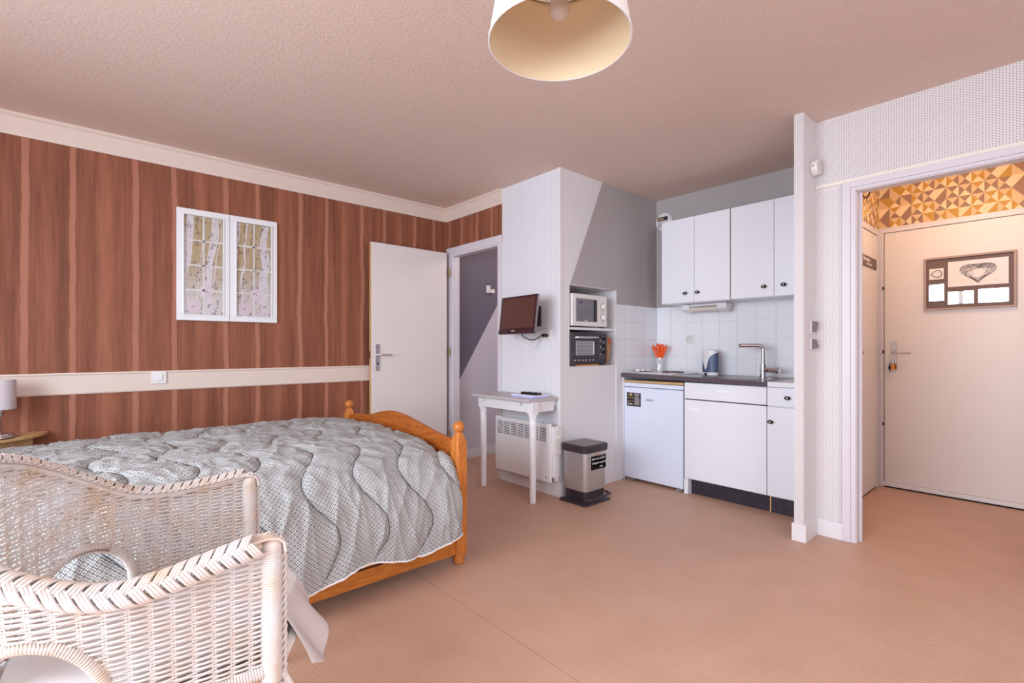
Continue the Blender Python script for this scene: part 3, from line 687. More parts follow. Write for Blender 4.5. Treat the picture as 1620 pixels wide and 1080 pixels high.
# glass with orange cutlery
gx, gy, gz = -2.43, 3.935, hz0(-2.43, 3.93)+.007
gl = thing('drinking_glass', (gx, gy, gz), 'clear glass holding orange-handled cutlery at the back of the hob', 'glass')
obj('tumbler', MB().lathe([(.0001, .001), (.026, .0), (.029, .004), (.036, .105), (.0345, .105), (.0275, .008), (.0001, .007)], (gx, gy, gz), 24), M['glass'], gl, smooth=True)
spec = [(-.066, .0, .235, 'knife'), (-.028, .012, .248, 'fork'), (-.006, -.014, .252, 'knife'), (.014, .012, .245, 'spoon'), (.038, -.004, .243, 'fork'), (.064, .01, .232, 'knife')]
names = {'knife': 'table_knife', 'fork': 'fork', 'spoon': 'teaspoon'}
places = ['leftmost in the glass', 'second from left in the glass', 'third from left, tallest in the glass', 'third from right in the glass', 'second from right in the glass', 'rightmost in the glass']
for (dx, dy, hh, kd), pl in zip(spec, places):
    p0 = Vector((gx-dx*.28, gy-dy*.3, gz+.012)); p1 = Vector((gx+dx, gy+dy, gz+hh)); ax_ = (p1-p0)
    mpt = p0+ax_*.48
    c_ = thing(names[kd], tuple(p0), 'orange-handled steel %s, %s' % (kd, pl), 'cutlery', 'orange-handled cutlery in the glass')
    obj('steel_end', MB().tube([p0, p0+ax_*.2, mpt], [.0065 if kd != 'knife' else .005, .004, .003], 8, flat=1.0), M['chrome'], c_, smooth=True)
    obj('grip', MB().tube([mpt, mpt+ax_*.06, mpt+ax_*.3, mpt+ax_*.46, p1], [.005, .009, .0125, .0135, .006], 10), M['orange'], c_, smooth=True)

# ================================================================= appliances in the recesses
fx = XN+.012
mw = thing('microwave', (XN-.2, 3.085, 1.292), 'cream microwave oven with two dials in the upper recess', 'microwave')
def mbev(b, mt, par, nm, bev=.004, **k): return obj(nm, b, mt, par, bev=bev, **k)
Y0, Y1, Z0, Z1 = 2.862, 3.300, 1.302, 1.556
cream = mottled('cream_plastic', (234, 228, 222), .35, .02); M['cream'] = cream
mbev(MB().box(XN-.32, fx-.02, Y0, Y1, Z0, Z1), cream, mw, 'body')
mbev(MB().box(fx-.02, fx, Y0, 3.185, Z0, Z1), cream, mw, 'door', .006)
mbev(MB().box(fx-.02, fx-.001, 3.188, Y1, Z0, Z1), cream, mw, 'control_panel', .006)
wd = mbev(MB().box(fx-.002, fx+.003, 2.905, 3.160, 1.338, 1.520), mat('smoked_glass', (120, 116, 122), .1), mw, 'window', .012, seg=4)
obj('window_edge', MB().box(fx+.002, fx+.0045, 3.118, 3.160, 1.342, 1.516), M['black'], wd, bev=.001)
text('lettering', 'QUID', .022, M['black'], wd, (fx+.0036, 2.93, 1.482), (0, 1, 0), (0, 0, 1))
text('lettering', 'MICRO', .010, M['paper'], wd, (fx+.0036, 3.01, 1.343), (0, 1, 0), (0, 0, 1))
for z in (1.468, 1.380):
    d_ = obj('dial', MB().lathe([(.026, 0), (.025, .012), (.021, .018), (.0001, .019)], (fx-.001, 3.243, z), 28, 'x'), cream, mw, smooth=True)
    obj('dial_ring', MB().lathe([(.0285, 0.0), (.0285, .003), (.0262, .003)], (fx-.001, 3.243, z), 28, 'x'), M['dark'], d_)
    obj('dial_grip', MB().box(fx+.016, fx+.024, 3.240, 3.246, z-.02, z+.02), cream, d_, bev=.001)
    obj('dial_mark', MB().box(fx-.001, fx, 3.228, 3.236, z-.044, z-.038), M['black'], mw)
for y in (2.90, 3.26): obj('foot', MB().box(XN-.05, XN-.0, y, y+.03, 1.292, 1.303), M['dark'], mw)
# mini oven
ov = thing('mini_oven', (XN-.2, 3.07, .985), 'dark grey countertop oven with glass door in the lower recess', 'oven')
Y0, Y1 = 2.850, 3.300
mbev(MB().box(XN-.34, fx-.015, Y0, Y1, 1.005, 1.250), M['dark'], ov, 'body', .006)
bz = MB().box(fx-.015, fx, Y0, 3.188, 1.005, 1.250)
mbev(MB().box(fx-.015, fx, 3.19, Y1, 1.005, 1.250), M['dark'], ov, 'control_panel', .008, seg=3)
dd = mbev(fr(MB(), 0, 1, 0, 1, .1, 0, 1) if False else MB().box(fx-.013, fx+.004, Y0+.022, 3.178, 1.052, 1.236), M['dark'], ov, 'door', .003)
mbev(bz, M['dark'], ov, 'front_frame', .004)
obj('window', MB().box(fx+.003, fx+.006, Y0+.052, 3.128, 1.070, 1.186), mat('oven_glass', (150, 146, 150), .15, .3), dd, bev=.001)
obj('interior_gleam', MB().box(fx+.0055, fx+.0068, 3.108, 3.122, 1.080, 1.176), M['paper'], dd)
for k in range(3): obj('rack_bar', MB().box(fx+.0055, fx+.0066, Y0+.056, 3.104, 1.094+.03*k, 1.0965+.03*k), M['steel'], dd)
hn = obj('door_handle', MB().tube([(fx+.004, Y0+.05, 1.212), (fx+.022, Y0+.052, 1.212), (fx+.022, 3.148, 1.212), (fx+.004, 3.150, 1.212)], .009, 10), M['chrome'], dd, smooth=True)
for k, z in enumerate((1.202, 1.148, 1.092)):
    d_ = obj('dial', MB().lathe([(.020, 0), (.018, .016), (.0001, .017)], (fx, 3.245, z), 24, 'x').box(fx+.014, fx+.022, 3.242, 3.248, z-.016, z+.016), M['black'], ov, smooth=True)
    obj('dial_ring', MB().lathe([(.0235, 0), (.023, .004), (.019, .004)], (fx, 3.245, z), 24, 'x'), M['chrome'], d_)
    obj('print', MB().box(fx, fx+.001, 3.206, 3.218, z-.018, z-.01), M['paper'], ov)
obj('indicator', MB().cyl((fx, 3.245, 1.045), .004, .002, 'x', 10), M['red'], ov)
for k in range(6): obj('print', MB().box(fx, fx+.001, 2.885+k*.045, 2.905+k*.045, 1.030, 1.035), M['paper'], ov)
for a, c in ((Y0, Y0+.06), (3.215, 3.275)): obj('foot', MB().prism([(a+.01, .986), (c-.01, .986), (c+.005, 1.008), (a, 1.008)], XN-.03, fx-.001, 'x'), M['dark'], ov, bev=.002)
bdp = [(3.270, .990), (3.325, .992), (3.352, 1.09), (3.372, 1.18), (3.372, 1.205), (3.362, 1.216), (3.335, 1.218), (3.27, 1.2)]
bo = thing('chopping_board', (XN-.06, 3.33, .986), 'wooden chopping board upright behind the dark oven, red hook at its top', 'chopping board')
obj('board', MB().prism([(max(a, 3.304), z) for a, z in bdp], XN-.018, XN-.004, 'x'), M['board'], bo, bev=.002)

obj('flat_board', MB().box(XN-.30, XN+.004, 2.915, 3.205, .9855, .999), M['board'], bev=.002, label='flat wooden board lying under the dark oven in the lower recess', cat='chopping board')
obj('red_ring', MB().lathe([(.010, 0), (.017, .003), (.021, 0), (.017, -.002), (.010, 0)], (XN-.0030, 3.345, 1.185), 18, 'x', sx=.8, sy=1.15), M['red'], bo, smooth=True)
# ================================================================= pedal bin
bn = thing('pedal_bin', (-2.37, 2.83, 0), 'steel pedal bin with dark lid and black label beside the niche wall', 'bin')
def rrect(cx, cy, hx_, hy_, r, n=6, rot=0):
    pts = []
    for (sx, sy, a0) in ((1, 1, 0), (-1, 1, 90), (-1, -1, 180), (1, -1, 270)):
        for k in range(n+1):
            a = R(a0+90*k/n); pts.append((cx+sx*(hx_-r)+r*cos(a), cy+sy*(hy_-r)+r*sin(a)))
    return pts
def loft(rings, cap=True):
    b = MB(); n = len(rings[0][0]); vs = []; fs = []
    for pts, z in rings: vs += [(p[0], p[1], z) for p in pts]
    for j in range(len(rings)-1):
        for k in range(n): fs.append((j*n+k, j*n+(k+1) % n, (j+1)*n+(k+1) % n, (j+1)*n+k))
    if cap: fs += [tuple(range(n-1, -1, -1)), tuple((len(rings)-1)*n+k for k in range(n))]
    return b.add(vs, fs)
bcx, bcy = -2.375, 2.83
obj('base_plate', loft([(rrect(bcx, bcy, .128, .148, .012), 0), (rrect(bcx, bcy, .127, .147, .012), .014), (rrect(bcx, bcy, .09, .11, .03), .028)]), M['dark'], bn, smooth=True)
obj('lower_body', loft([(rrect(bcx, bcy, .102, .112, .03), .02), (rrect(bcx, bcy, .106, .116, .03), .10)]), M['dark'], bn, smooth=True)
obj('steel_body', loft([(rrect(bcx, bcy, .108, .118, .035), .094), (rrect(bcx, bcy, .110, .122, .035), .11), (rrect(bcx, bcy, .114, .128, .035), .38)]), M['steel'], bn, smooth=True)
obj('lid', loft([(rrect(bcx, bcy, .108, .12, .03), .365), (rrect(bcx, bcy, .120, .137, .035), .375), (rrect(bcx, bcy, .124, .141, .035), .415), (rrect(bcx, bcy, .116, .133, .03), .425)]), M['dark'], bn, smooth=True)
obj('lid_inset', loft([(rrect(bcx, bcy, .105, .12, .025), .4255), (rrect(bcx, bcy, .100, .115, .025), .427)]), mat('lid_grey', (128, 116, 120), .4), bn)
obj('liner', MB().tube([(bcx+.112, 2.80+k*.012, .362-.003*(k % 3)) for k in range(7)], .0045, 6), M['amber'], bn)
obj('pedal', MB().tube([(bcx+.115, bcy-.115, .045), (bcx+.148, bcy-.105, .045), (bcx+.155, bcy, .055), (bcx+.155, bcy+.10, .06), (bcx+.10, bcy+.12, .06)], .010, 8), M['dark'], bn, smooth=True)
for k in range(8): obj('rib', MB().box(bcx-.03+.015*k, bcx-.025+.015*k, bcy-.1185, bcy-.114, .03, .088), M['dark'], bn)
lx = bcx+.1135
lb = obj('label', MB().add([(lx-.0005, 2.765, .245), (lx-.0005, 2.935, .245), (lx+.0025, 2.935, .345), (lx+.0025, 2.765, .345)], [(0, 1, 2, 3)]), M['glossblack'], bn)
for k, (s_, yy) in enumerate((('Bien vivre, il suffit', 2.772), ("d'imaginer un joyeux", 2.772), ('rêve', 2.86))):
    text('lettering', s_, .0195, M['paper'], lb, (lx+.0032, yy, .318-k*.030), (0, 1, 0), (0, 0, 1), font_shear=.35)

# ================================================================= television wall
tv = thing('television', (-2.79, 2.58, 1.38), 'small brown-black flat television tilted on the dotted wall', 'television')
A0, A1 = Vector((-3.005, 2.53, 0)), Vector((-2.555, 2.50, 0))
dirx = (A1-A0).normalized(); out = Vector((dirx.y, -dirx.x, 0)); tilt = Vector((0, 0, 1))+out*-.0
upv = (Vector((0, 0, 1))-out*.12).normalized(); nrm = dirx.cross(upv).normalized()
O = Vector((-3.0, 2.515, 1.236))
def T(u, w, d): return O+dirx*u+upv*w+nrm*d       # u right, w up, d towards viewer
def tbox(u0, u1, w0, w1, d0, d1): return MB().hexa([T(u0, w0, d1), T(u1, w0, d1), T(u1, w0, d0), T(u0, w0, d0), T(u0, w1, d1), T(u1, w1, d1), T(u1, w1, d0), T(u0, w1, d0)])
tw, th_ = .435, .295
obj('bezel', tbox(0, tw, 0, th_, -.022, .0), M['tvframe'], tv, bev=.004)
obj('rear_housing', tbox(.03, tw-.03, .03, th_-.03, -.05, -.022), M['black'], tv, bev=.006)
sc_ = obj('screen', tbox(.018, tw-.018, .045, th_-.018, -.001, .0012), M['screen'], tv)
obj('lower_strip', tbox(.0, tw, .0, .036, -.001, .003), M['tvframe'], tv, bev=.001)
obj('side_edge', tbox(tw-.001, tw+.003, .005, th_-.005, -.02, -.004), M['chrome'], tv)
text('lettering', 'SOUND', .012, M['paper'], tv, T(.165, .020, .0036), dirx, upv)
obj('power_button', MB().tube([T(.125, .02, .002), T(.125, .02, .006)], .011, 12), M['black'], tv)
obj('wall_bracket', MB().box(-2.84, -2.74, YB-.012, YB, 1.30, 1.46).box(-2.81, -2.77, 2.56, YB-.01, 1.36, 1.40), M['dark'], tv, bev=.002)
ds = thing('double_socket', (-2.69, YB-.01, 1.18), 'white double wall socket below the television', 'socket')
obj('plate', MB().box(-2.762, -2.628, YB-.010, YB, 1.182, 1.268), M['trim'], ds, bev=.002)
obj('plug', MB().cyl((-2.668, YB-.055, 1.226), .014, .045, 'y', 14), M['black'], ds, smooth=True)
obj('white_plug', MB().box(-2.735, -2.715, YB-.035, YB-.009, 1.212, 1.234), M['cream'], ds, bev=.002)
def sag(p0, p1, d, n=14):
    p0, p1 = Vector(p0), Vector(p1)
    return [p0+(p1-p0)*(k/n)+Vector((0, 0, -4*d*(k/n)*(1-k/n))) for k in range(n+1)]
obj('power_cable', MB().tube([(-2.69-.0, YB-.05, 1.226)]+sag((-2.69, YB-.055, 1.225), (-2.80, 2.56, 1.25), .045), .0042, 8), M['black'], smooth='all', label='black cable from the television to its socket', cat='cable')
obj('aerial_cable', MB().tube(sag((-2.735, YB-.03, 1.215), (-2.83, 2.57, 1.245), .10), .0032, 8), M['cream'], smooth='all', label='thin cream cable hanging in a loop below the television', cat='cable')
# console table
tb = thing('console_table', (-2.86, 2.6, 0), 'narrow white console table with pale grey top and turned legs', 'table')
obj('tabletop', MB().box(-3.225, -2.547, 2.413, YB-.004, .735, .757), M['table'], tb, bev=.006, seg=3)
obj('apron', MB().box(-3.155, -2.60, 2.462, 2.484, .655, .735).box(-2.588, -2.566, 2.50, 2.70, .655, .735).box(-3.2, -3.178, 2.50, 2.70, .655, .735), M['white'], tb, bev=.002)
for lx_, ly_ in ((-3.172, 2.500), (-2.572, 2.482)):
    b = MB().box(lx_-.030, lx_+.030, ly_-.030, ly_+.030, .650, .735).lathe([(.040, .650), (.030, .622), (.030, .61)], (lx_, ly_, 0), 8, close=True)
    b.lathe([(.0215, 0), (.0245, .012), (.0235, .10), (.026, .35), (.027, .55), (.028, .60), (.0235, .606), (.029, .625)], (lx_, ly_, 0), 24, close=True)
    obj('leg', b, M['white'], tb, smooth=True)
obj('leg_wall_rest', MB().box(-3.19, -2.58, YB-.03, YB-.006, .69, .735), M['white'], tb)
for hx_ in (-3.10, -2.662):
    obj('hook', MB().tube([(hx_, 2.460, .732), (hx_, 2.450, .728), (hx_, 2.450, .708), (hx_-.008, 2.448, .703), (hx_-.016, 2.448, .708)], .0022, 6), M['chrome'], tb)
ty_ = thing('tray', (-2.7, 2.58, .757), 'white tray of papers on the console table', 'tray')
def rot(cx, cy, a, p): c, s = cos(a), sin(a); return (cx+(p[0])*c-p[1]*s, cy+p[0]*s+p[1]*c, p[2])
def rbox(cx, cy, a, x0, x1, y0, y1, z0, z1): 
    return MB().hexa([rot(cx, cy, a, p) for p in ((x0, y0, z0), (x1, y0, z0), (x1, y1, z0), (x0, y1, z0), (x0, y0, z1), (x1, y0, z1), (x1, y1, z1), (x0, y1, z1))])
tcx, tcy, ta = -2.712, 2.585, R(-2)
obj('lower_sheet', rbox(tcx, tcy, ta, -.13, .13, -.085, .085, .757, .763), mat('lilac_paper', (190, 194, 236), .6), ty_, bev=.001)
obj('tray_body', rbox(tcx, tcy, ta, -.125, .125, -.08, .08, .764, .776), mat('tray_white', (222, 224, 246), .5), ty_, bev=.003)
rm = thing('remote_control', (tcx+.02, tcy, .776), 'black remote control lying on the white tray', 'remote control')
obj('body', rbox(tcx+.025, tcy-.01, R(8), -.085, .085, -.022, .022, .776, .794), M['black'], rm, bev=.005)
for k in range(6): obj('button', rbox(tcx+.025, tcy-.01, R(8), -.07+k*.022, -.06+k*.022, -.008, .006, .794, .796), [M['greyp'], M['paper'], M['blue']][k % 3], rm)
obj('leaflet', rbox(tcx-.08, tcy+.02, R(20), -.04, .04, -.03, .03, .776, .778), mat('leaflet_print', (204, 196, 120), .6), label='small yellow-green leaflet on the tray beside the remote', cat='leaflet')
# convector radiator
rd = thing('radiator', (-2.84, 2.67, .13), 'white electric wall convector with slotted grille behind the console table', 'radiator')
RY = 2.635
obj('front_panel', MB().box(-3.185, -2.545, RY, RY+.02, .120, .562), M['white'], rd, bev=.004)
obj('rear_box', MB().box(-3.15, -2.525, RY+.02, YB-.015, .16, .54), M['trim'], rd, bev=.003)
for i in range(7):
    for j in range(8):
        x0 = -3.155+i*.083
        if i > 6: continue
        obj('grille_slot', MB().box(x0, x0+.070, RY-.0008, RY+.002, .425+j*.0135, .4305+j*.0135), M['dark'], rd)
obj('thermostat', MB().prism([(RY+.022, .335), (RY+.085, .335), (RY+.085, .515), (RY+.05, .535), (RY+.022, .5)], -2.524, -2.508, 'x').cyl((-2.508, RY+.055, .46), .017, .012, 'x', 16), M['cream'], rd, bev=.002)
obj('side_bracket', MB().box(-2.526, -2.512, RY+.03, RY+.06, .135, .335), M['trim'], rd)
obj('badge', MB().box(-2.592, -2.578, RY-.001, RY, .155, .163), M['greyp'], rd)
# clip on the bathroom wall
cl = thing('wall_hook', (XA+.01, 3.29, 1.72), 'small white box hook on the grey bathroom wall', 'hook')
obj('tall_block', MB().box(XA+.002, XA+.02, 3.235, 3.285, 1.712, 1.790), M['cream'], cl, bev=.003)
obj('low_block', MB().box(XA+.002, XA+.045, 3.275, 3.325, 1.712, 1.752), M['cream'], cl, bev=.003)

# ================================================================= partition switches, alarm
for z0, z1, nm in ((1.217, 1.292, 'upper'), (1.119, 1.186, 'lower')):
    s_ = thing('light_switch', (XP1, 3.30, z0), '%s of the two metal switches on the partition side' % nm, 'switch')
    obj('plate', MB().box(XP1-.002, XP1+.008, 3.262, 3.338, z0, z1), M['casing'], s_, bev=.002)
    r0, r1 = (.010, .018) if nm == 'upper' else (.018, .010)
    obj('rocker', MB().hexa([(XP1+.007, 3.275, z0+.006), (XP1+r0+.006, 3.275, z0+.012), (XP1+r0+.006, 3.327, z0+.012), (XP1+.007, 3.327, z0+.006), (XP1+.007, 3.275, z1-.005), (XP1+r1+.006, 3.275, z1-.007), (XP1+r1+.006, 3.327, z1-.007), (XP1+.007, 3.327, z1-.005)]), mat('bronze_rocker', (112, 96, 98), .35), s_, bev=.001)
al = thing('smoke_alarm', (XP1+.02, 3.31, 2.21), 'white round alarm fixed high on the partition side', 'alarm')
obj('drum', MB().lathe([(.046, 0), (.047, .03), (.044, .036), (.0001, .037)], (XP1, 3.305, 2.207), 28, 'x'), M['cream'], al, smooth=True)
obj('sensor_hole', MB().cyl((XP1+.0365, 3.315, 2.225), .005, .001, 'x', 10), M['dark'], al)
obj('sensor_hole', MB().cyl((XP1+.017, 3.2575, 2.208), .004, .002, 'y', 10), M['dark'], al)

# ================================================================= brown wall: picture and switch
pc = thing('wall_picture', (XA+.01, .83, 1.32), 'white double window-style frame with winter birch prints on brown wall', 'picture')
PY0, PY1, PZ0, PZ1 = .508, 1.156, 1.322, 2.102; PM = (PY0+PY1)/2
px0 = XA+.002
def frx(b, y0, y1, z0, z1, w, xa, xb): return b.box(xa, xb, y0, y1, z1-w, z1).box(xa, xb, y0, y1, z0, z0+w).box(xa, xb, y0, y0+w, z0+w, z1-w).box(xa, xb, y1-w, y1, z0+w, z1-w)
pane_cols = [L((232, 222, 222)), L((176, 152, 112))]
m = M['birch'] = mat('birch_print', (225, 215, 215), .35); t = NT(m); p, xyz = t.pos()
wb = t.noise(p, 1, 2, .5, (1, 2.2, 1.6)); yy = t.math('ADD', xyz[1], t.math('MULTIPLY', wb, .22))
tr1 = t.noise(p, 1, 2, .5, (1, 1, 1)); 
cmb = t.new('ShaderNodeCombineXYZ'); t.ln(yy, cmb.inputs[1])
bands = t.noise(cmb.outputs[0], 17, 2, .5)
trunk = t.new('ShaderNodeMapRange'); t.ln(bands, trunk.inputs[0]); trunk.inputs[1].default_value = .47; trunk.inputs[2].default_value = .50
zf = t.new('ShaderNodeMapRange'); t.ln(xyz[2], zf.inputs[0]); zf.inputs[1].default_value = 1.45; zf.inputs[2].default_value = 1.75; zf.inputs[3].default_value = .25
tf = t.math('MULTIPLY', trunk.outputs[0], zf.outputs[0])
tw_ = t.noise(p, 1, 5, .75, (1, 34, 20)); twm = t.new('ShaderNodeMapRange'); t.ln(tw_, twm.inputs[0]); twm.inputs[1].default_value = .55; twm.inputs[2].default_value = .60
c1 = t.mix(tf, L((232, 222, 224)), t.mix(t.noise(p, 60, 3), L((178, 152, 110)), L((208, 186, 146))))
t.ln(t.mix(t.math('MULTIPLY', twm.outputs[0], .75), c1, L((122, 96, 92))), t.b.inputs['Base Color'])
for (ya, yb) in ((PY0, PM-.001), (PM+.001, PY1)):
    f_ = obj('frame', frx(MB(), ya, yb, PZ0, PZ1, .040, px0, px0+.020), M['white'], pc, bev=.003)
    obj('frame_bead', frx(MB(), ya+.034, yb-.034, PZ0+.034, PZ1-.034, .009, px0, px0+.026), M['white'], f_, bev=.002)
    obj('print', MB().box(px0, px0+.006, ya+.04, yb-.04, PZ0+.04, PZ1-.04), M['birch'], pc)
    ym = (ya+yb)/2
    b = MB().box(px0+.0062, px0+.0075, ym-.006, ym+.006, PZ0+.042, PZ1-.042)
    for k in (1, 2, 3): zz = PZ0+.04+(PZ1-PZ0-.08)*k/4; b.box(px0+.0062, px0+.0075, ya+.043, yb-.043, zz-.006, zz+.006)
    obj('printed_muntins', b, M['paper'], pc)
    for fy_, fz_ in ((ya+.10, 1.42), (ya+.18, 1.53)):
        b = MB()
        for k in range(5):
            a = 2*pi*k/5; b.lathe([(.0001, .0002*k), (.026, .0002*k)], (px0+.0064, fy_+.022*cos(a), fz_+.022*sin(a)), 10, 'x')
        obj('flower_print', b, mat('petal_print', (230, 212, 216), .5), pc, fixn=False); obj('flower_print', MB().lathe([(.0001, .0014), (.006, .0014)], (px0+.0064, fy_, fz_), 8, 'x'), mat('flower_heart', (186, 120, 134), .5), pc)
    obj('glass_pane', MB().box(px0+.0085, px0+.0105, ya+.04, yb-.04, PZ0+.04, PZ1-.04), M['glass'], pc)
sw = thing('light_switch', (XA+.01, .41, .89), 'white light switch plate set on the cream border strip', 'switch')
obj('plate', MB().box(XA+.008, XA+.018, .368, .452, .888, .972), M['cream'], sw, bev=.003)
obj('rocker', MB().box(XA+.018, XA+.026, .392, .430, .910, .952), M['white'], sw, bev=.006, seg=3)

# ================================================================= bedside shelf and lamp
sh = thing('wall_shelf', (-3.9, -.45, .6), 'rounded light wood shelf carrying a small lamp by the bed head', 'shelf')
pts = [(XA, -.14), (XA+.03, -.135)]+[(XA+.27*sin(a), -.45+.32*cos(a)) for a in [pi*k/24 for k in range(3, 25)]]+[(XA, -.78)]
obj('board', MB().prism(pts, .612, .632, 'z'), M['lightwood'], sh, bev=.004)
obj('support', MB().box(XA, XA+.02, -.7, -.2, .52, .612), M['lightwood'], sh)
la = thing('bedside_lamp', (-3.9, -.315, .632), 'small steel table lamp with pale drum shade on wooden shelf', 'lamp')
lx_, ly_ = -3.90, -.325
obj('base', MB().lathe([(.078, 0), (.080, .006), (.078, .012), (.062, .016), (.060, .024), (.03, .028), (.0001, .028)], (lx_, ly_, .632), 36), M['chrome'], la, smooth=True)
obj('stem', MB().cyl((lx_, ly_, .65), .0075, .12), M['chrome'], la, smooth=True)
obj('bulb_holder', MB().cyl((lx_, ly_, .752), .019, .045), M['chrome'], la, smooth=True)
obj('shade', MB().lathe([(.066, 0), (.068, .002), (.068, .162), (.066, .164), (.064, .162), (.064, .002), (.066, 0)], (lx_, ly_, .790), 40), M['lampshade'], la, smooth=True)

# ================================================================= pendant lamp
pe = thing('pendant_lamp', (-.958, 1.03, 2.0), 'white conical pendant shade with cream inside and clear bulb', 'lamp')
pcx, pcy = -.958, 1.03
sh_ = obj('shade', MB().lathe([(.2, 0), (.161, .225)], (pcx, pcy, 2.002), 64), M['shade_in'], pe, smooth='all')
obj('shade_fabric', MB().lathe([(.2025, 0), (.1635, .225)], (pcx, pcy, 2.002), 64), mat('ivory_fabric', (236, 226, 220), .8), pe, smooth='all')
obj('rim_band', MB().lathe([(.199, 0), (.201, -.002), (.2035, 0), (.2030, .006)], (pcx, pcy, 2.002), 64), M['trim'], pe, smooth='all')
obj('top_ring', MB().lathe([(.155, .222), (.163, .224), (.160, .228), (.155, .222)], (pcx, pcy, 2.002), 48), M['gold'], pe, smooth='all')
for k in range(3):
    a = 2*pi*k/3+.5
    obj('spoke', MB().tube([(pcx+.02*cos(a), pcy+.02*sin(a), 2.2), (pcx+.157*cos(a), pcy+.157*sin(a), 2.225)], .0022, 6), M['trim'], pe)
obj('bulb_socket', MB().lathe([(.0001, .0), (.018, .0), (.021, .03), (.015, .07), (.005, .08), (.0001, .08)], (pcx, pcy, 2.145), 20), mat('socket_cream', (226, 204, 166), .5), pe, smooth=True)
obj('bulb', MB().lathe([(.0001, 0), (.012, .002), (.024, .011), (.030, .028), (.028, .046), (.02, .066), (.016, .082)], (pcx, pcy, 2.068), 28), M['bulb'], pe, smooth='all')
obj('cord', MB().cyl((pcx, pcy, 2.22), .003, .28, 'z', 8), M['trim'], pe)
obj('ceiling_rose', MB().lathe([(.05, 0), (.045, -.03), (.005, -.045)], (pcx, pcy, H), 24), M['trim'], pe, smooth=True)

# ================================================================= bed
bd = thing('bed', (-2.8, .5, 0), 'honey pine bed with curved footboard and ball-topped posts', 'bed')
def post(x, y):
    a = .034; c = .008
    sq = lambda k, cc: [(x-k+cc, y-k), (x+k-cc, y-k), (x+k, y-k+cc), (x+k, y+k-cc), (x+k-cc, y+k), (x-k+cc, y+k), (x-k, y+k-cc), (x-k, y-k+cc)]
    b = loft([(sq(a, c), .05), (sq(a, c), .635), (sq(.019, .006), .678), (sq(.0165, .006), .683)])
    p_ = obj('post', b, M['pinez'], bd)
    obj('ball_finial', MB().lathe([(.017, .678), (.0185, .684), (.017, .688)]+[(.0305*cos(a_), .714+.0305*sin(a_)) for a_ in [-pi/2*.72+pi*.86*k/14 for k in range(15)]]+[(.0001, .7445)], (x, y, 0), 24), M['pinez'], p_, smooth='all')
    obj('turned_foot', MB().lathe([(.018, 0), (.026, .004), (.031, .025), (.027, .042), (.03, .046), (.028, .052)], (x, y, 0), 20, close=True), M['pinez'], p_, smooth=True)
for x in (-2.115, -3.505):
    for y in (1.5, -.60): post(x, y)
prof = [(-3.48, .638), (-3.40, .655), (-3.32, .666), (-3.22, .669), (-3.12, .682), (-2.99, .711), (-2.88, .727), (-2.80, .730), (-2.70, .724), (-2.60, .710), (-2.45, .684), (-2.32, .662), (-2.22, .651), (-2.14, .640)]
def smoothp(pts, n=5):
    out = []
    for i in range(len(pts)-1):
        p0, p1, p2, p3 = [Vector(pts[max(0, min(len(pts)-1, i+k))]) for k in (-1, 0, 1, 2)]
        for k in range(n):
            t_ = k/n
            out.append(.5*((2*p1)+(p2-p0)*t_+(2*p0-5*p1+4*p2-p3)*t_*t_+(3*p1-p0-3*p2+p3)*t_**3))
    out.append(Vector(pts[-1])); return out
sp2 = [tuple(q) for q in smoothp(prof)]
obj('footboard', MB().prism(sp2+[(-2.14, .16), (-3.48, .16)], 1.487, 1.511, 'y'), M['pinex'], bd, bev=.005, seg=2)
obj('headboard', MB().prism([(a, z+.02) for a, z in sp2]+[(-2.14, .16), (-3.48, .16)], -.612, -.588, 'y'), M['pinex'], bd, bev=.005)
for x0, x1 in ((-2.112, -2.094), (-3.526, -3.508)):
    obj('lower_side_board', MB().box(x0, x1, -.57, 1.466, .057, .128), M['pine'], bd, bev=.002)
    obj('upper_side_board', MB().box(x0-.004, x1-.004, -.57, 1.388, .134, .30), M['pine'], bd, bev=.002)
    obj('side_end_block', MB().box(x0-.003, x1-.003, 1.393, 1.466, .134, .30), M['pinez'], bd, bev=.002)
    obj('side_gap', MB().box(x0, x1-.008, -.57, 1.466, .127, .136), M['shadow'], bd)
mt = obj('mattress', MB().box(-3.46, -2.17, -.57, 1.44, .302, .54), M['sheet'], bev=.03, seg=4, label='pale mattress on the pine bed under the duvet', cat='mattress')

# duvet ------------------------------------------------------------
cs_ = [Vector(q) for q in smoothp([(-3.535, .33), (-3.54, .52), (-3.50, .60), (-3.35, .632), (-2.9, .642), (-2.5, .638), (-2.27, .612), (-2.14, .555), (-2.065, .45), (-2.035, .32), (-2.03, .22), (-2.03, .15)], 8)]
cl_ = [0]
for i in range(1, len(cs_)): cl_.append(cl_[-1]+(cs_[i]-cs_[i-1]).length)
LT = cl_[-1]
import bisect
def csec(s):
    s = max(0, min(LT-1e-6, s)); i = max(0, bisect.bisect_right(cl_, s)-1); i = min(i, len(cs_)-2)
    f_ = (s-cl_[i])/(cl_[i+1]-cl_[i]); p_ = cs_[i].lerp(cs_[i+1], f_); t_ = (cs_[min(i+2, len(cs_)-1)]-cs_[max(i-1, 0)]).normalized()
    return p_, Vector((-t_.y, t_.x))
s3 = next(cl_[i] for i in range(len(cs_)) if i > 60 and cs_[i].y < .31)
NU, NV = 400, 320; DY0, DY1 = -.56, 1.468
def wave(s):
    w_ = max(0, min(1, (s-(LT-.75))/.2))
    return (.052+.013*w_)*cos(2*pi*(s-s3)/.50)
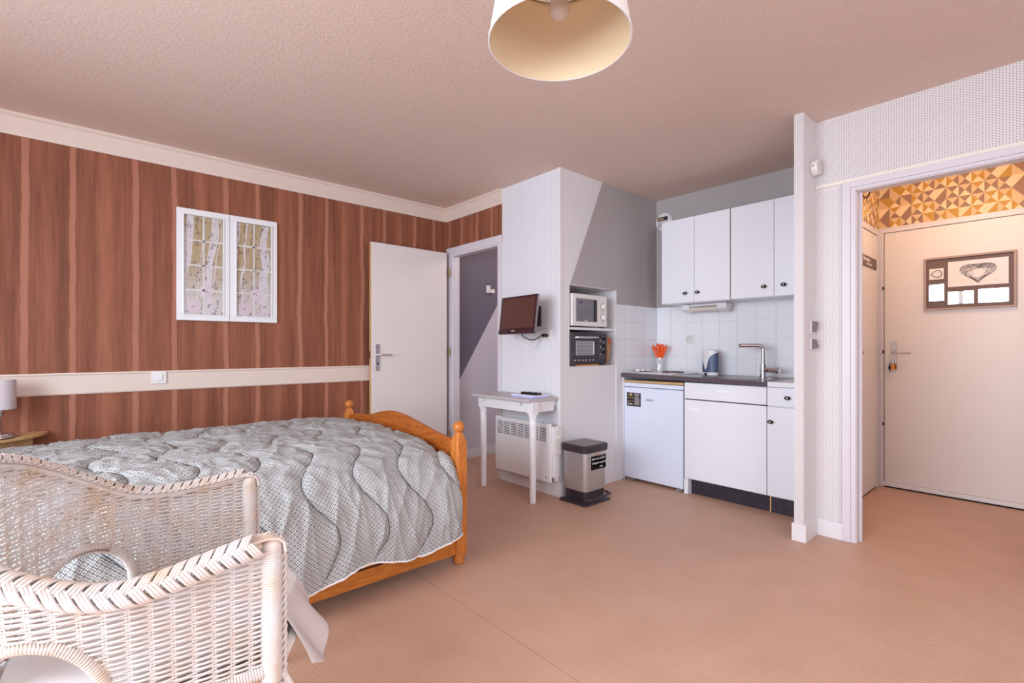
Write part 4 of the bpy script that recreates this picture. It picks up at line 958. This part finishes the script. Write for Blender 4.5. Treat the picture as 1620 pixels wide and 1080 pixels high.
def dsurf(y, s, lift=0):
    side = max(0, min(1, (s-(LT-.5))/.25)); q, nn = csec(s); top = 1-side; d1 = DY1-y
    g = (y-wave(s)-1.22)/.228; fr_ = g-math.floor(g); dist = min(fr_, 1-fr_)*.228; k_ = math.floor(g)
    pk = min(1, dist/.02)
    puff = .017*(1-math.exp(-(dist/.028)))
    w1 = noise.noise(Vector((y*7+.9*s, s*11, 1.3))); w2 = noise.noise(Vector((y*16-s*5, s*21, 4.4)))
    w3 = noise.noise(Vector((y*30, s*5.5, 8.8))); w4 = max(0, 1-abs(noise.noise(Vector((y*8.5+s*2.2, s*2.6, 2.2))))*2)
    w5 = max(0, 1-abs(noise.noise(Vector((y*17-s*3.2, s*3.4, 5.2))))*2.3)
    fan = max(0, 1-abs(noise.noise(Vector((y*6-s*2, s*19+y*3, 6.1))))*2.3)**2
    cr = max(0, 1-abs(noise.noise(Vector((y*15-s*6, s*9+y*3, 9.4))))*2.6)**2
    nearl = math.exp(-dist/.05)
    h = puff+(.007*w1+.004*w2)*(.4+.6*top)+.0085*fan*(.25+nearl*pk)*(1-.6*side)+.005*cr*(.5+.5*top)+side*(.003*w3+.012*w4**3+.007*w5**2)
    h += top*.006*(1-abs(noise.noise(Vector((y*10+s*4, s*13, 7.7))))*3)+.012*noise.noise(Vector((y*1.7, s*2.1, 3.3)))*top+lift
    X_, Z_ = q.x+nn.x*h, q.y+nn.y*h
    if nn.y > 0: Z_ -= .035*math.exp(-d1/.10)*(1 if s < LT-.5 else .4)*min(1, nn.y*2)
    if s > LT-.55:
        low = (s-(LT-.55))/.55
        Z_ += low*(.018*sin(y*7.2+1.2)+.012*sin(y*15)+.03*math.exp(-d1/.07)+.02*max(0, min(1, (y-.7)/.8)))
        X_ += .018*low*(1-low)*sin(y*19+.6)
    e_ = max(0, 1-d1/.045)
    X_ -= e_*e_*.022*nn.x; Z_ -= e_*e_*.03*max(nn.y, 0)
    yo = y+.006*noise.noise(Vector((s*6, y*3, .5))) if d1 > .02 else y-.006*abs(noise.noise(Vector((s*9, 1, .5))))
    return (X_, yo, Z_)
vs = []; uvs = []
for i in range(NU+1):
    y = DY0+(DY1-DY0)*i/NU
    for j in range(NV+1):
        s = LT*j/NV; vs.append(dsurf(y, s)); uvs.append((y, s))
fs = []
for i in range(NU):
    for j in range(NV):
        a = i*(NV+1)+j; fs.append((a, a+1, a+NV+2, a+NV+1))
dv = obj('duvet', MB().add(vs, fs), M['duvet'], smooth='all', fixn=False, label='grey-green ring-print duvet with wavy quilting spread over the bed', cat='duvet')
me = dv.data; ul_ = me.uv_layers.new(name='UVMap')
for l_ in me.loops: ul_.data[l_.index].uv = uvs[l_.vertex_index]
sf = dv.modifiers.new('thick', 'SOLIDIFY'); sf.thickness = .012; sf.offset = -1
stitch_shade = mat('quilting_thread_shade', (70, 72, 78), .8)  # stitching with the crease shadow put into its dark colour
for k in range(-7, 2):
    pts = []
    for q_ in range(261):
        s = LT*.02+LT*.965*q_/260; y = 1.22+.228*k+wave(s)
        if DY0+.02 < y < DY1-.03: pts.append(dsurf(y, s, .0026))
    if len(pts) > 10: obj('quilting_line', MB().tube(pts, .0016, 4), stitch_shade, dv, smooth='all', fixn=False)
hem = [vs[i*(NV+1)+NV] for i in range(0, NU+1, 2)]
obj('hem_piping', MB().tube([(x+.001, y, z) for x, y, z in hem], .0045, 6), M['paper'], dv, smooth='all')

# ================================================================= wicker armchair
ch = thing('wicker_armchair', (-1.52, .12, 0), 'white woven wicker armchair with braided rim, in the near corner', 'armchair')
rimp = [(-1.872, .452, .685), (-1.868, .39, .683), (-1.865, .327, .677), (-1.855, .212, .674), (-1.84, .118, .692), (-1.812, .033, .744), (-1.77, -.043, .797), (-1.71, -.109, .838), (-1.63, -.165, .86), (-1.53, -.20, .868),
        (-1.43, -.21, .852), (-1.34, -.185, .80), (-1.285, -.14, .74), (-1.258, -.085, .700), (-1.238, -.016, .667), (-1.226, .048, .649), (-1.22, .118, .650), (-1.219, .195, .663), (-1.219, .28, .678), (-1.219, .342, .686)]
basp = [(-1.852, .445, .385), (-1.848, .38, .385), (-1.842, .32, .385), (-1.828, .205, .385), (-1.81, .11, .385), (-1.785, .03, .385), (-1.745, -.035, .385), (-1.69, -.09, .385), (-1.62, -.128, .385), (-1.53, -.15, .385),
        (-1.44, -.155, .385), (-1.36, -.14, .385), (-1.305, -.105, .385), (-1.275, -.06, .385), (-1.252, -.0, .385), (-1.238, .06, .385), (-1.228, .125, .385), (-1.222, .20, .385), (-1.219, .28, .385), (-1.219, .342, .385)]
N_ = 16
RIM = [Vector(q) for q in smoothp(rimp, N_)]; BAS = [Vector(q) for q in smoothp(basp, N_)]
rl = [0]
for i in range(1, len(RIM)): rl.append(rl[-1]+((RIM[i]-RIM[i-1]).xy.length+(BAS[i]-BAS[i-1]).xy.length)/2)
RL = rl[-1]
def ruv(u):
    """u metres along -> rim pt, base pt"""
    u = max(0, min(RL-1e-6, u)); i = min(bisect.bisect_right(rl, u)-1, len(RIM)-2); f_ = (u-rl[i])/(rl[i+1]-rl[i])
    return RIM[i].lerp(RIM[i+1], f_), BAS[i].lerp(BAS[i+1], f_)
def bulge(w): return .0
def surf(u, z, off=0):
    r_, b_ = ruv(u); w = (z-b_.z)/max(.01, r_.z-b_.z); p_ = b_.lerp(r_, w)
    r2, b2 = ruv(min(RL, u+.01)); r1, b1 = ruv(max(0, u-.01)); t_ = (r2-r1+b2-b1); t_.z = 0
    n_ = Vector((-t_.y, t_.x, 0)).normalized()      # outward? path runs counter-clockwise from far arm to near arm
    return Vector((p_.x, p_.y, z))+n_*(-off)
# arm holes: centre u, centre z, radii
def find_u(x, y):
    return min(((Vector((x, y))-(BAS[i].lerp(RIM[i], .35)).xy).length, rl[i]) for i in range(len(RIM)))[1]
uF, uN = find_u(-1.825, -.012), find_u(-1.26, -.075)
holes = [(uF, .455, .118, .114), (uN, .44, .118, .138)]
def inhole(u, z, g=0):
    for (hu, hz_, ra, rb) in holes:
        if ((u-hu)/(ra+g))**2+((z-hz_)/(rb+g))**2 < 1: return True
    return False
SPC = .036         # stake spacing
DZ = .0056
wv = MB(); rows = int((.86-.40)/DZ)
step = SPC/6; nst = int(RL/step)
def strand(b, pts, r, n=4):
    if len(pts) > 1: b.tube(pts, r, n, cap=False)
for rr_ in range(rows):
    z = .402+rr_*DZ; cur = []
    for i in range(nst+1):
        u = i*step; r_, b_ = ruv(u)
        zz = z+.0012*sin(u*23+rr_)
        if u < .018 or u > RL-.018 or zz > r_.z-.004 or inhole(u, zz, .004):
            strand(wv, cur, .0028); cur = []; continue
        off = .0042*cos(pi*u/SPC+pi*rr_)
        cur.append(surf(u, zz, off))
    strand(wv, cur, .0028)
obj('weave', wv, M['wicker'], ch, smooth='all', kind='stuff', fixn=False)
sk_ = MB()
for k in range(int(RL/SPC)+1):
    for du in (-.0028, .0028):
        u = k*SPC+SPC/2+du-.0
        if u < .02 or u > RL-.02: continue
        r_, b_ = ruv(u); cur = []
        m_ = 24
        for q in range(m_+1):
            z = .388+(r_.z-.388)*q/m_
            if inhole(u, z, -.004): strand(sk_, cur, .0017); cur = []
            else: cur.append(surf(u, z))
        strand(sk_, cur, .0017)
obj('stakes', sk_, M['wicker'], ch, smooth='all', kind='stuff', fixn=False)
# wrapped arches around the arm holes
def wrapped(path, R_, r_, pitch, closed=False, name='wrapped_rod', n=5, core=True, kind=None):
    """a rod along path with a fibre wound round it"""
    P_ = [Vector(p) for p in path]; cl = [0]
    for i in range(1, len(P_)): cl.append(cl[-1]+(P_[i]-P_[i-1]).length)
    T_ = cl[-1]; turns = T_/pitch; m_ = int(turns*10); pts = []; i = 0
    for k in range(m_+1):
        d_ = T_*k/m_
        while i < len(P_)-2 and cl[i+1] < d_: i += 1
        f_ = (d_-cl[i])/max(1e-9, cl[i+1]-cl[i]); c_ = P_[i].lerp(P_[i+1], f_); t_ = (P_[i+1]-P_[i]).normalized()
        up = Vector((0, 0, 1)) if abs(t_.z) < .8 else Vector((0, 1, 0)) if abs(t_.y) < .8 else Vector((1, 0, 0))
        a_ = t_.cross(up).normalized(); b_ = t_.cross(a_); an = 2*pi*d_/pitch
        pts.append(c_+(a_*cos(an)+b_*sin(an))*R_)
    mb = MB().tube(pts, r_, n, cap=True)
    c = obj(name, mb, M['wicker'], ch, smooth='all', fixn=False)
    if core: obj('core', MB().tube(P_, R_, 10), M['wickercore'], c, smooth='all')
    return c
for (hu, hz_, ra, rb) in holes:
    path = [surf(hu+(ra+.004)*cos(a), hz_+(rb+.004)*sin(a)) for a in [pi*1.17-(pi*1.34)*k/60 for k in range(61)] if hz_+(rb+.004)*sin(a) > .385]
    wrapped(path, .0105, .0030, .0056, name='arch_binding')
# front posts, wrapped, running down as legs
NF, FF = Vector((-1.219, .340, 0)), Vector((-1.868, .446, 0))
for c_, nm in ((NF, 'near'), (FF, 'far')):
    wrapped([(c_.x, c_.y-.004, .36), (c_.x, c_.y-.004, .672)], .0205, .0032, .0058, name='front_post')
    obj('leg', MB().tube([(c_.x, c_.y-.004, .40), (c_.x, c_.y+.004, .20), (c_.x, c_.y+.012, 0)], [.019, .017, .015], 14), M['wicker'], ch, smooth='all')
    # crossed lashing below
    b = MB()
    for s_ in (1, -1):
        b.tube([(c_.x+.021*cos(s_*a), c_.y+.021*sin(s_*a), .36-.05*a/(2*pi)) for a in [k*.35 for k in range(40)]], .003, 5)
    obj('lashing', b, M['wicker'], ch, smooth='all', fixn=False)
for (x, y) in ((-1.64, -.10), (-1.38, -.10)):
    obj('leg', MB().tube([(x, y, .385), (x+(-.02 if x < -1.5 else .02), y-.03, 0)], [.018, .014], 12), M['wicker'], ch, smooth='all')
# bottom rail
wrapped([p_+Vector((0, 0, .004)) for p_ in BAS[::4]], .0125, .0030, .0058, name='bottom_rail')
front = [Vector((-1.85, .445, .389)), Vector((-1.7, .475, .389)), Vector((-1.53, .48, .389)), Vector((-1.36, .43, .389)), Vector((-1.219, .345, .389))]
wrapped([Vector(q) for q in smoothp([tuple(v) for v in front], 8)], .0125, .0030, .0058, name='front_rail')
# skirt below the seat, curved front brace
obj('brace', MB().tube([(-1.219, .36, .37), (-1.235, .40, .28), (-1.25, .425, .16), (-1.235, .41, .02)], .0085, 10), M['wicker'], ch, smooth='all')
# braided rim
ZR = Vector((0, 0, 1))
def frame_at(path, d_, cl):
    i = min(max(bisect.bisect_right(cl, d_)-1, 0), len(path)-2); f_ = (d_-cl[i])/max(1e-9, cl[i+1]-cl[i])
    c_ = path[i].lerp(path[i+1], f_); t_ = (path[min(i+3, len(path)-1)]-path[max(i-2, 0)]).normalized()
    return c_, t_
rimext = RIM
rc = [0]
for i in range(1, len(rimext)): rc.append(rc[-1]+(rimext[i]-rimext[i-1]).length)
def braid(A, B, per, nb, r, name, tiltfn, offn=Vector((0, 0, 0)), sub=3, up=0.0, d0=0, d1=None):
    T_ = rc[-1] if d1 is None else d1; root = None
    for s_ in range(nb):
        b = MB()
        for q in range(sub):
            pts = []; m_ = int((T_-d0)/.0052)
            for k in range(m_+1):
                d_ = d0+(T_-d0)*k/m_; c_, t_ = frame_at(rimext, d_, rc)
                o_ = Vector((t_.y, -t_.x, 0)).normalized()      # horizontal normal
                ti = tiltfn(d_); lat = (o_*cos(ti)-ZR*sin(ti)); nor = t_.cross(lat)
                if nor.z < 0: nor = -nor
                a = 2*pi*d_/per+2*pi*s_/nb
                qo = (q-(sub-1)/2)*r*1.85
                # tangential offset makes the bundle lie flat
                sl = A*2*pi/per*cos(a); nl = math.sqrt(1+sl*sl)
                pts.append(c_+lat*(A*sin(a)+qo/nl)+nor*(B*cos(2*a)+up)-t_*(qo*sl/nl))
            b.tube(pts, r, 5)
        obj(name, b, M['wicker'], ch, smooth='all', fixn=False)
# herringbone braid: bundles of cane laid from the spine out to either edge
bu, bl = MB(), MB(); PIT = .0255
def rimpt(d_, th, rr):
    c_, t_ = frame_at(RIM, d_, rc); o_ = Vector((t_.y, -t_.x, 0)).normalized(); ti = R(54)
    lat = (o_*cos(ti)-ZR*sin(ti)); nor = (o_*sin(ti)+ZR*cos(ti))
    return c_+o_*.006+nor*(rr*cos(th))+lat*(rr*sin(th)*1.12)
nb_ = int((rc[-1]-.055)/PIT)
for k in range(nb_):
    for (mb_, sg, ph_) in ((bu, -1, 0), (bl, 1, PIT/2)):
        for q in range(3):
            d0_ = k*PIT+ph_+q*.0066; pts = []
            for e in range(11):
                v_ = e/10; th = R(-26+(124+26)*v_)*sg
                rr = .0235*(.80+.28*sin(pi*min(1, v_*1.15)))
                pts.append(rimpt(d0_+.046*(v_**.85), th, rr))
            mb_.tube(pts, .0036, 5)
obj('rim_braid', bu, M['wicker'], ch, smooth='all', fixn=False, kind='stuff'); obj('rim_braid', bl, M['wicker'], ch, smooth='all', fixn=False, kind='stuff')
obj('rim_core', MB().tube([rimpt(d_*.02, 0, 0) for d_ in range(int(rc[-1]/.02))], .011, 10), M['wicker'], ch, smooth='all')
# twisted rope along the inner edge of the rim
for s_ in range(2):
    pts = []
    for k in range(int(rc[-1]/.005)):
        d_ = k*.005; c_, t_ = frame_at(RIM, d_, rc); o_ = Vector((t_.y, -t_.x, 0)).normalized()
        a = 2*pi*d_/.034+pi*s_
        pts.append(c_-o_*.010+ZR*.012+o_*.0035*cos(a)+ZR*.0035*sin(a))
    obj('edge_rope', MB().tube(pts, .0034, 6), M['wicker'], ch, smooth='all', fixn=False)
# twisted rope down the front of each post
for c_, zt in ((NF, .692), (FF, .69)):
    for s_ in range(2):
        pts = []
        for k in range(90):
            z = zt-k*.0048; a = 2*pi*z/.036+pi*s_
            if z < .28: break
            pts.append((c_.x+.0038*cos(a), c_.y+.024+.0038*sin(a)+(.0 if z < .67 else -(z-.67)*.6), z))
        obj('post_rope', MB().tube(pts, .0042, 6), M['wicker'], ch, smooth='all', fixn=False)
# tip caps: strands bent over the arm ends
for c_, zt in ((NF, .688), (FF, .686)):
    b = MB()
    for k in range(7):
        xo = (k-3)*.0062
        b.tube([(c_.x+xo, c_.y-.055, zt+.004), (c_.x+xo*1.05, c_.y-.02, zt+.008), (c_.x+xo*1.05, c_.y+.004, zt+.004), (c_.x+xo, c_.y+.018, zt-.008), (c_.x+xo*.9, c_.y+.022, zt-.03)], .0037, 6)
    b.lathe([(.0001, .694), (.016, .690), (.0215, .678), (.0215, .664)], (c_.x, c_.y-.004, 0), 14)
    obj('end_wrap', b, M['wicker'], ch, smooth='all', fixn=False)
# seat and cushion
seatp = [p_.xy for p_ in BAS[::6]]+[Vector((-1.30, .40)), Vector((-1.45, .46)), Vector((-1.60, .475)), Vector((-1.75, .465))]
obj('seat', MB().prism([tuple(v) for v in seatp], .382, .396, 'z'), M['wickercore'], ch)
cx_, cy_ = -1.535, .17
cp = []
for k in range(72):
    a = 2*pi*k/72; d_ = Vector((cos(a), sin(a)))
    # distance to seat outline along d_
    best = .2
    P_ = seatp
    for i in range(len(P_)):
        p, q = P_[i]-Vector((cx_, cy_)), P_[(i+1) % len(P_)]-Vector((cx_, cy_)); e = q-p; den = d_.x*e.y-d_.y*e.x
        if abs(den) < 1e-9: continue
        tt = (p.x*e.y-p.y*e.x)/den; ss = (p.x*d_.y-p.y*d_.x)/den
        if tt > 0 and 0 <= ss <= 1: best = tt
    cp.append(best-.034)
vs = []; fs = []; RNG = [(0, .47), (.3, .472), (.6, .473), (.85, .470), (.96, .462), (1.0, .44), (.985, .410), (.9, .398), (0, .398)]
for f_, z in RNG:
    for k in range(72):
        a = 2*pi*k/72; r_ = cp[k]*f_
        x, y = cx_+cos(a)*r_, cy_+sin(a)*r_
        vs.append((x, y, z+(.006*noise.noise(Vector((x*9, y*9, 1)))+.003*noise.noise(Vector((x*30, y*18, 3)))) if z > .43 else z))
for j in range(len(RNG)-1):
    for k in range(72): fs.append((j*72+k, j*72+(k+1) % 72, (j+1)*72+(k+1) % 72, (j+1)*72+k))
obj('seat_cushion', MB().add(vs, fs), M['sheet'], smooth='all', label='pale cotton seat cushion in the wicker armchair', cat='cushion')
# pale cloth hanging over the chair front
def cloth(u, v):
    # u across from far to near, v down
    x = -1.66+.36*u; fy = .452-.09*max(0, (u-.55)/.45)**1.2
    top_ = Vector((x, fy, .478))
    dn = .115+.025*sin(u*9)+.045*math.exp(-((u-.85)/.16)**2)
    z = .478-dn*v
    fold = .012*sin(u*26+v*2)*v+.008*sin(u*11)*v
    y = fy+.02+.035*v+fold+.055*v*math.exp(-((u-.85)/.2)**2)
    x += .10*v*max(0, u-.6)
    return (x, y, z)
def cloth2(u, v):
    if v < .3:
        k = v/.3; p_ = cloth(u, 0); return (p_[0], p_[1]-.09*(1-k)-.0*k, .481+.004*sin(u*20)*(1-k)-.003*k)
    return cloth(u, (v-.3)/.7)
th2 = obj('throw', MB().grid(cloth2, 70, 50), M['sheet'], smooth='all', fixn=False, label='pale cotton throw drooping over the front of the wicker chair', cat='throw')
sf = th2.modifiers.new('thick', 'SOLIDIFY'); sf.thickness = .003
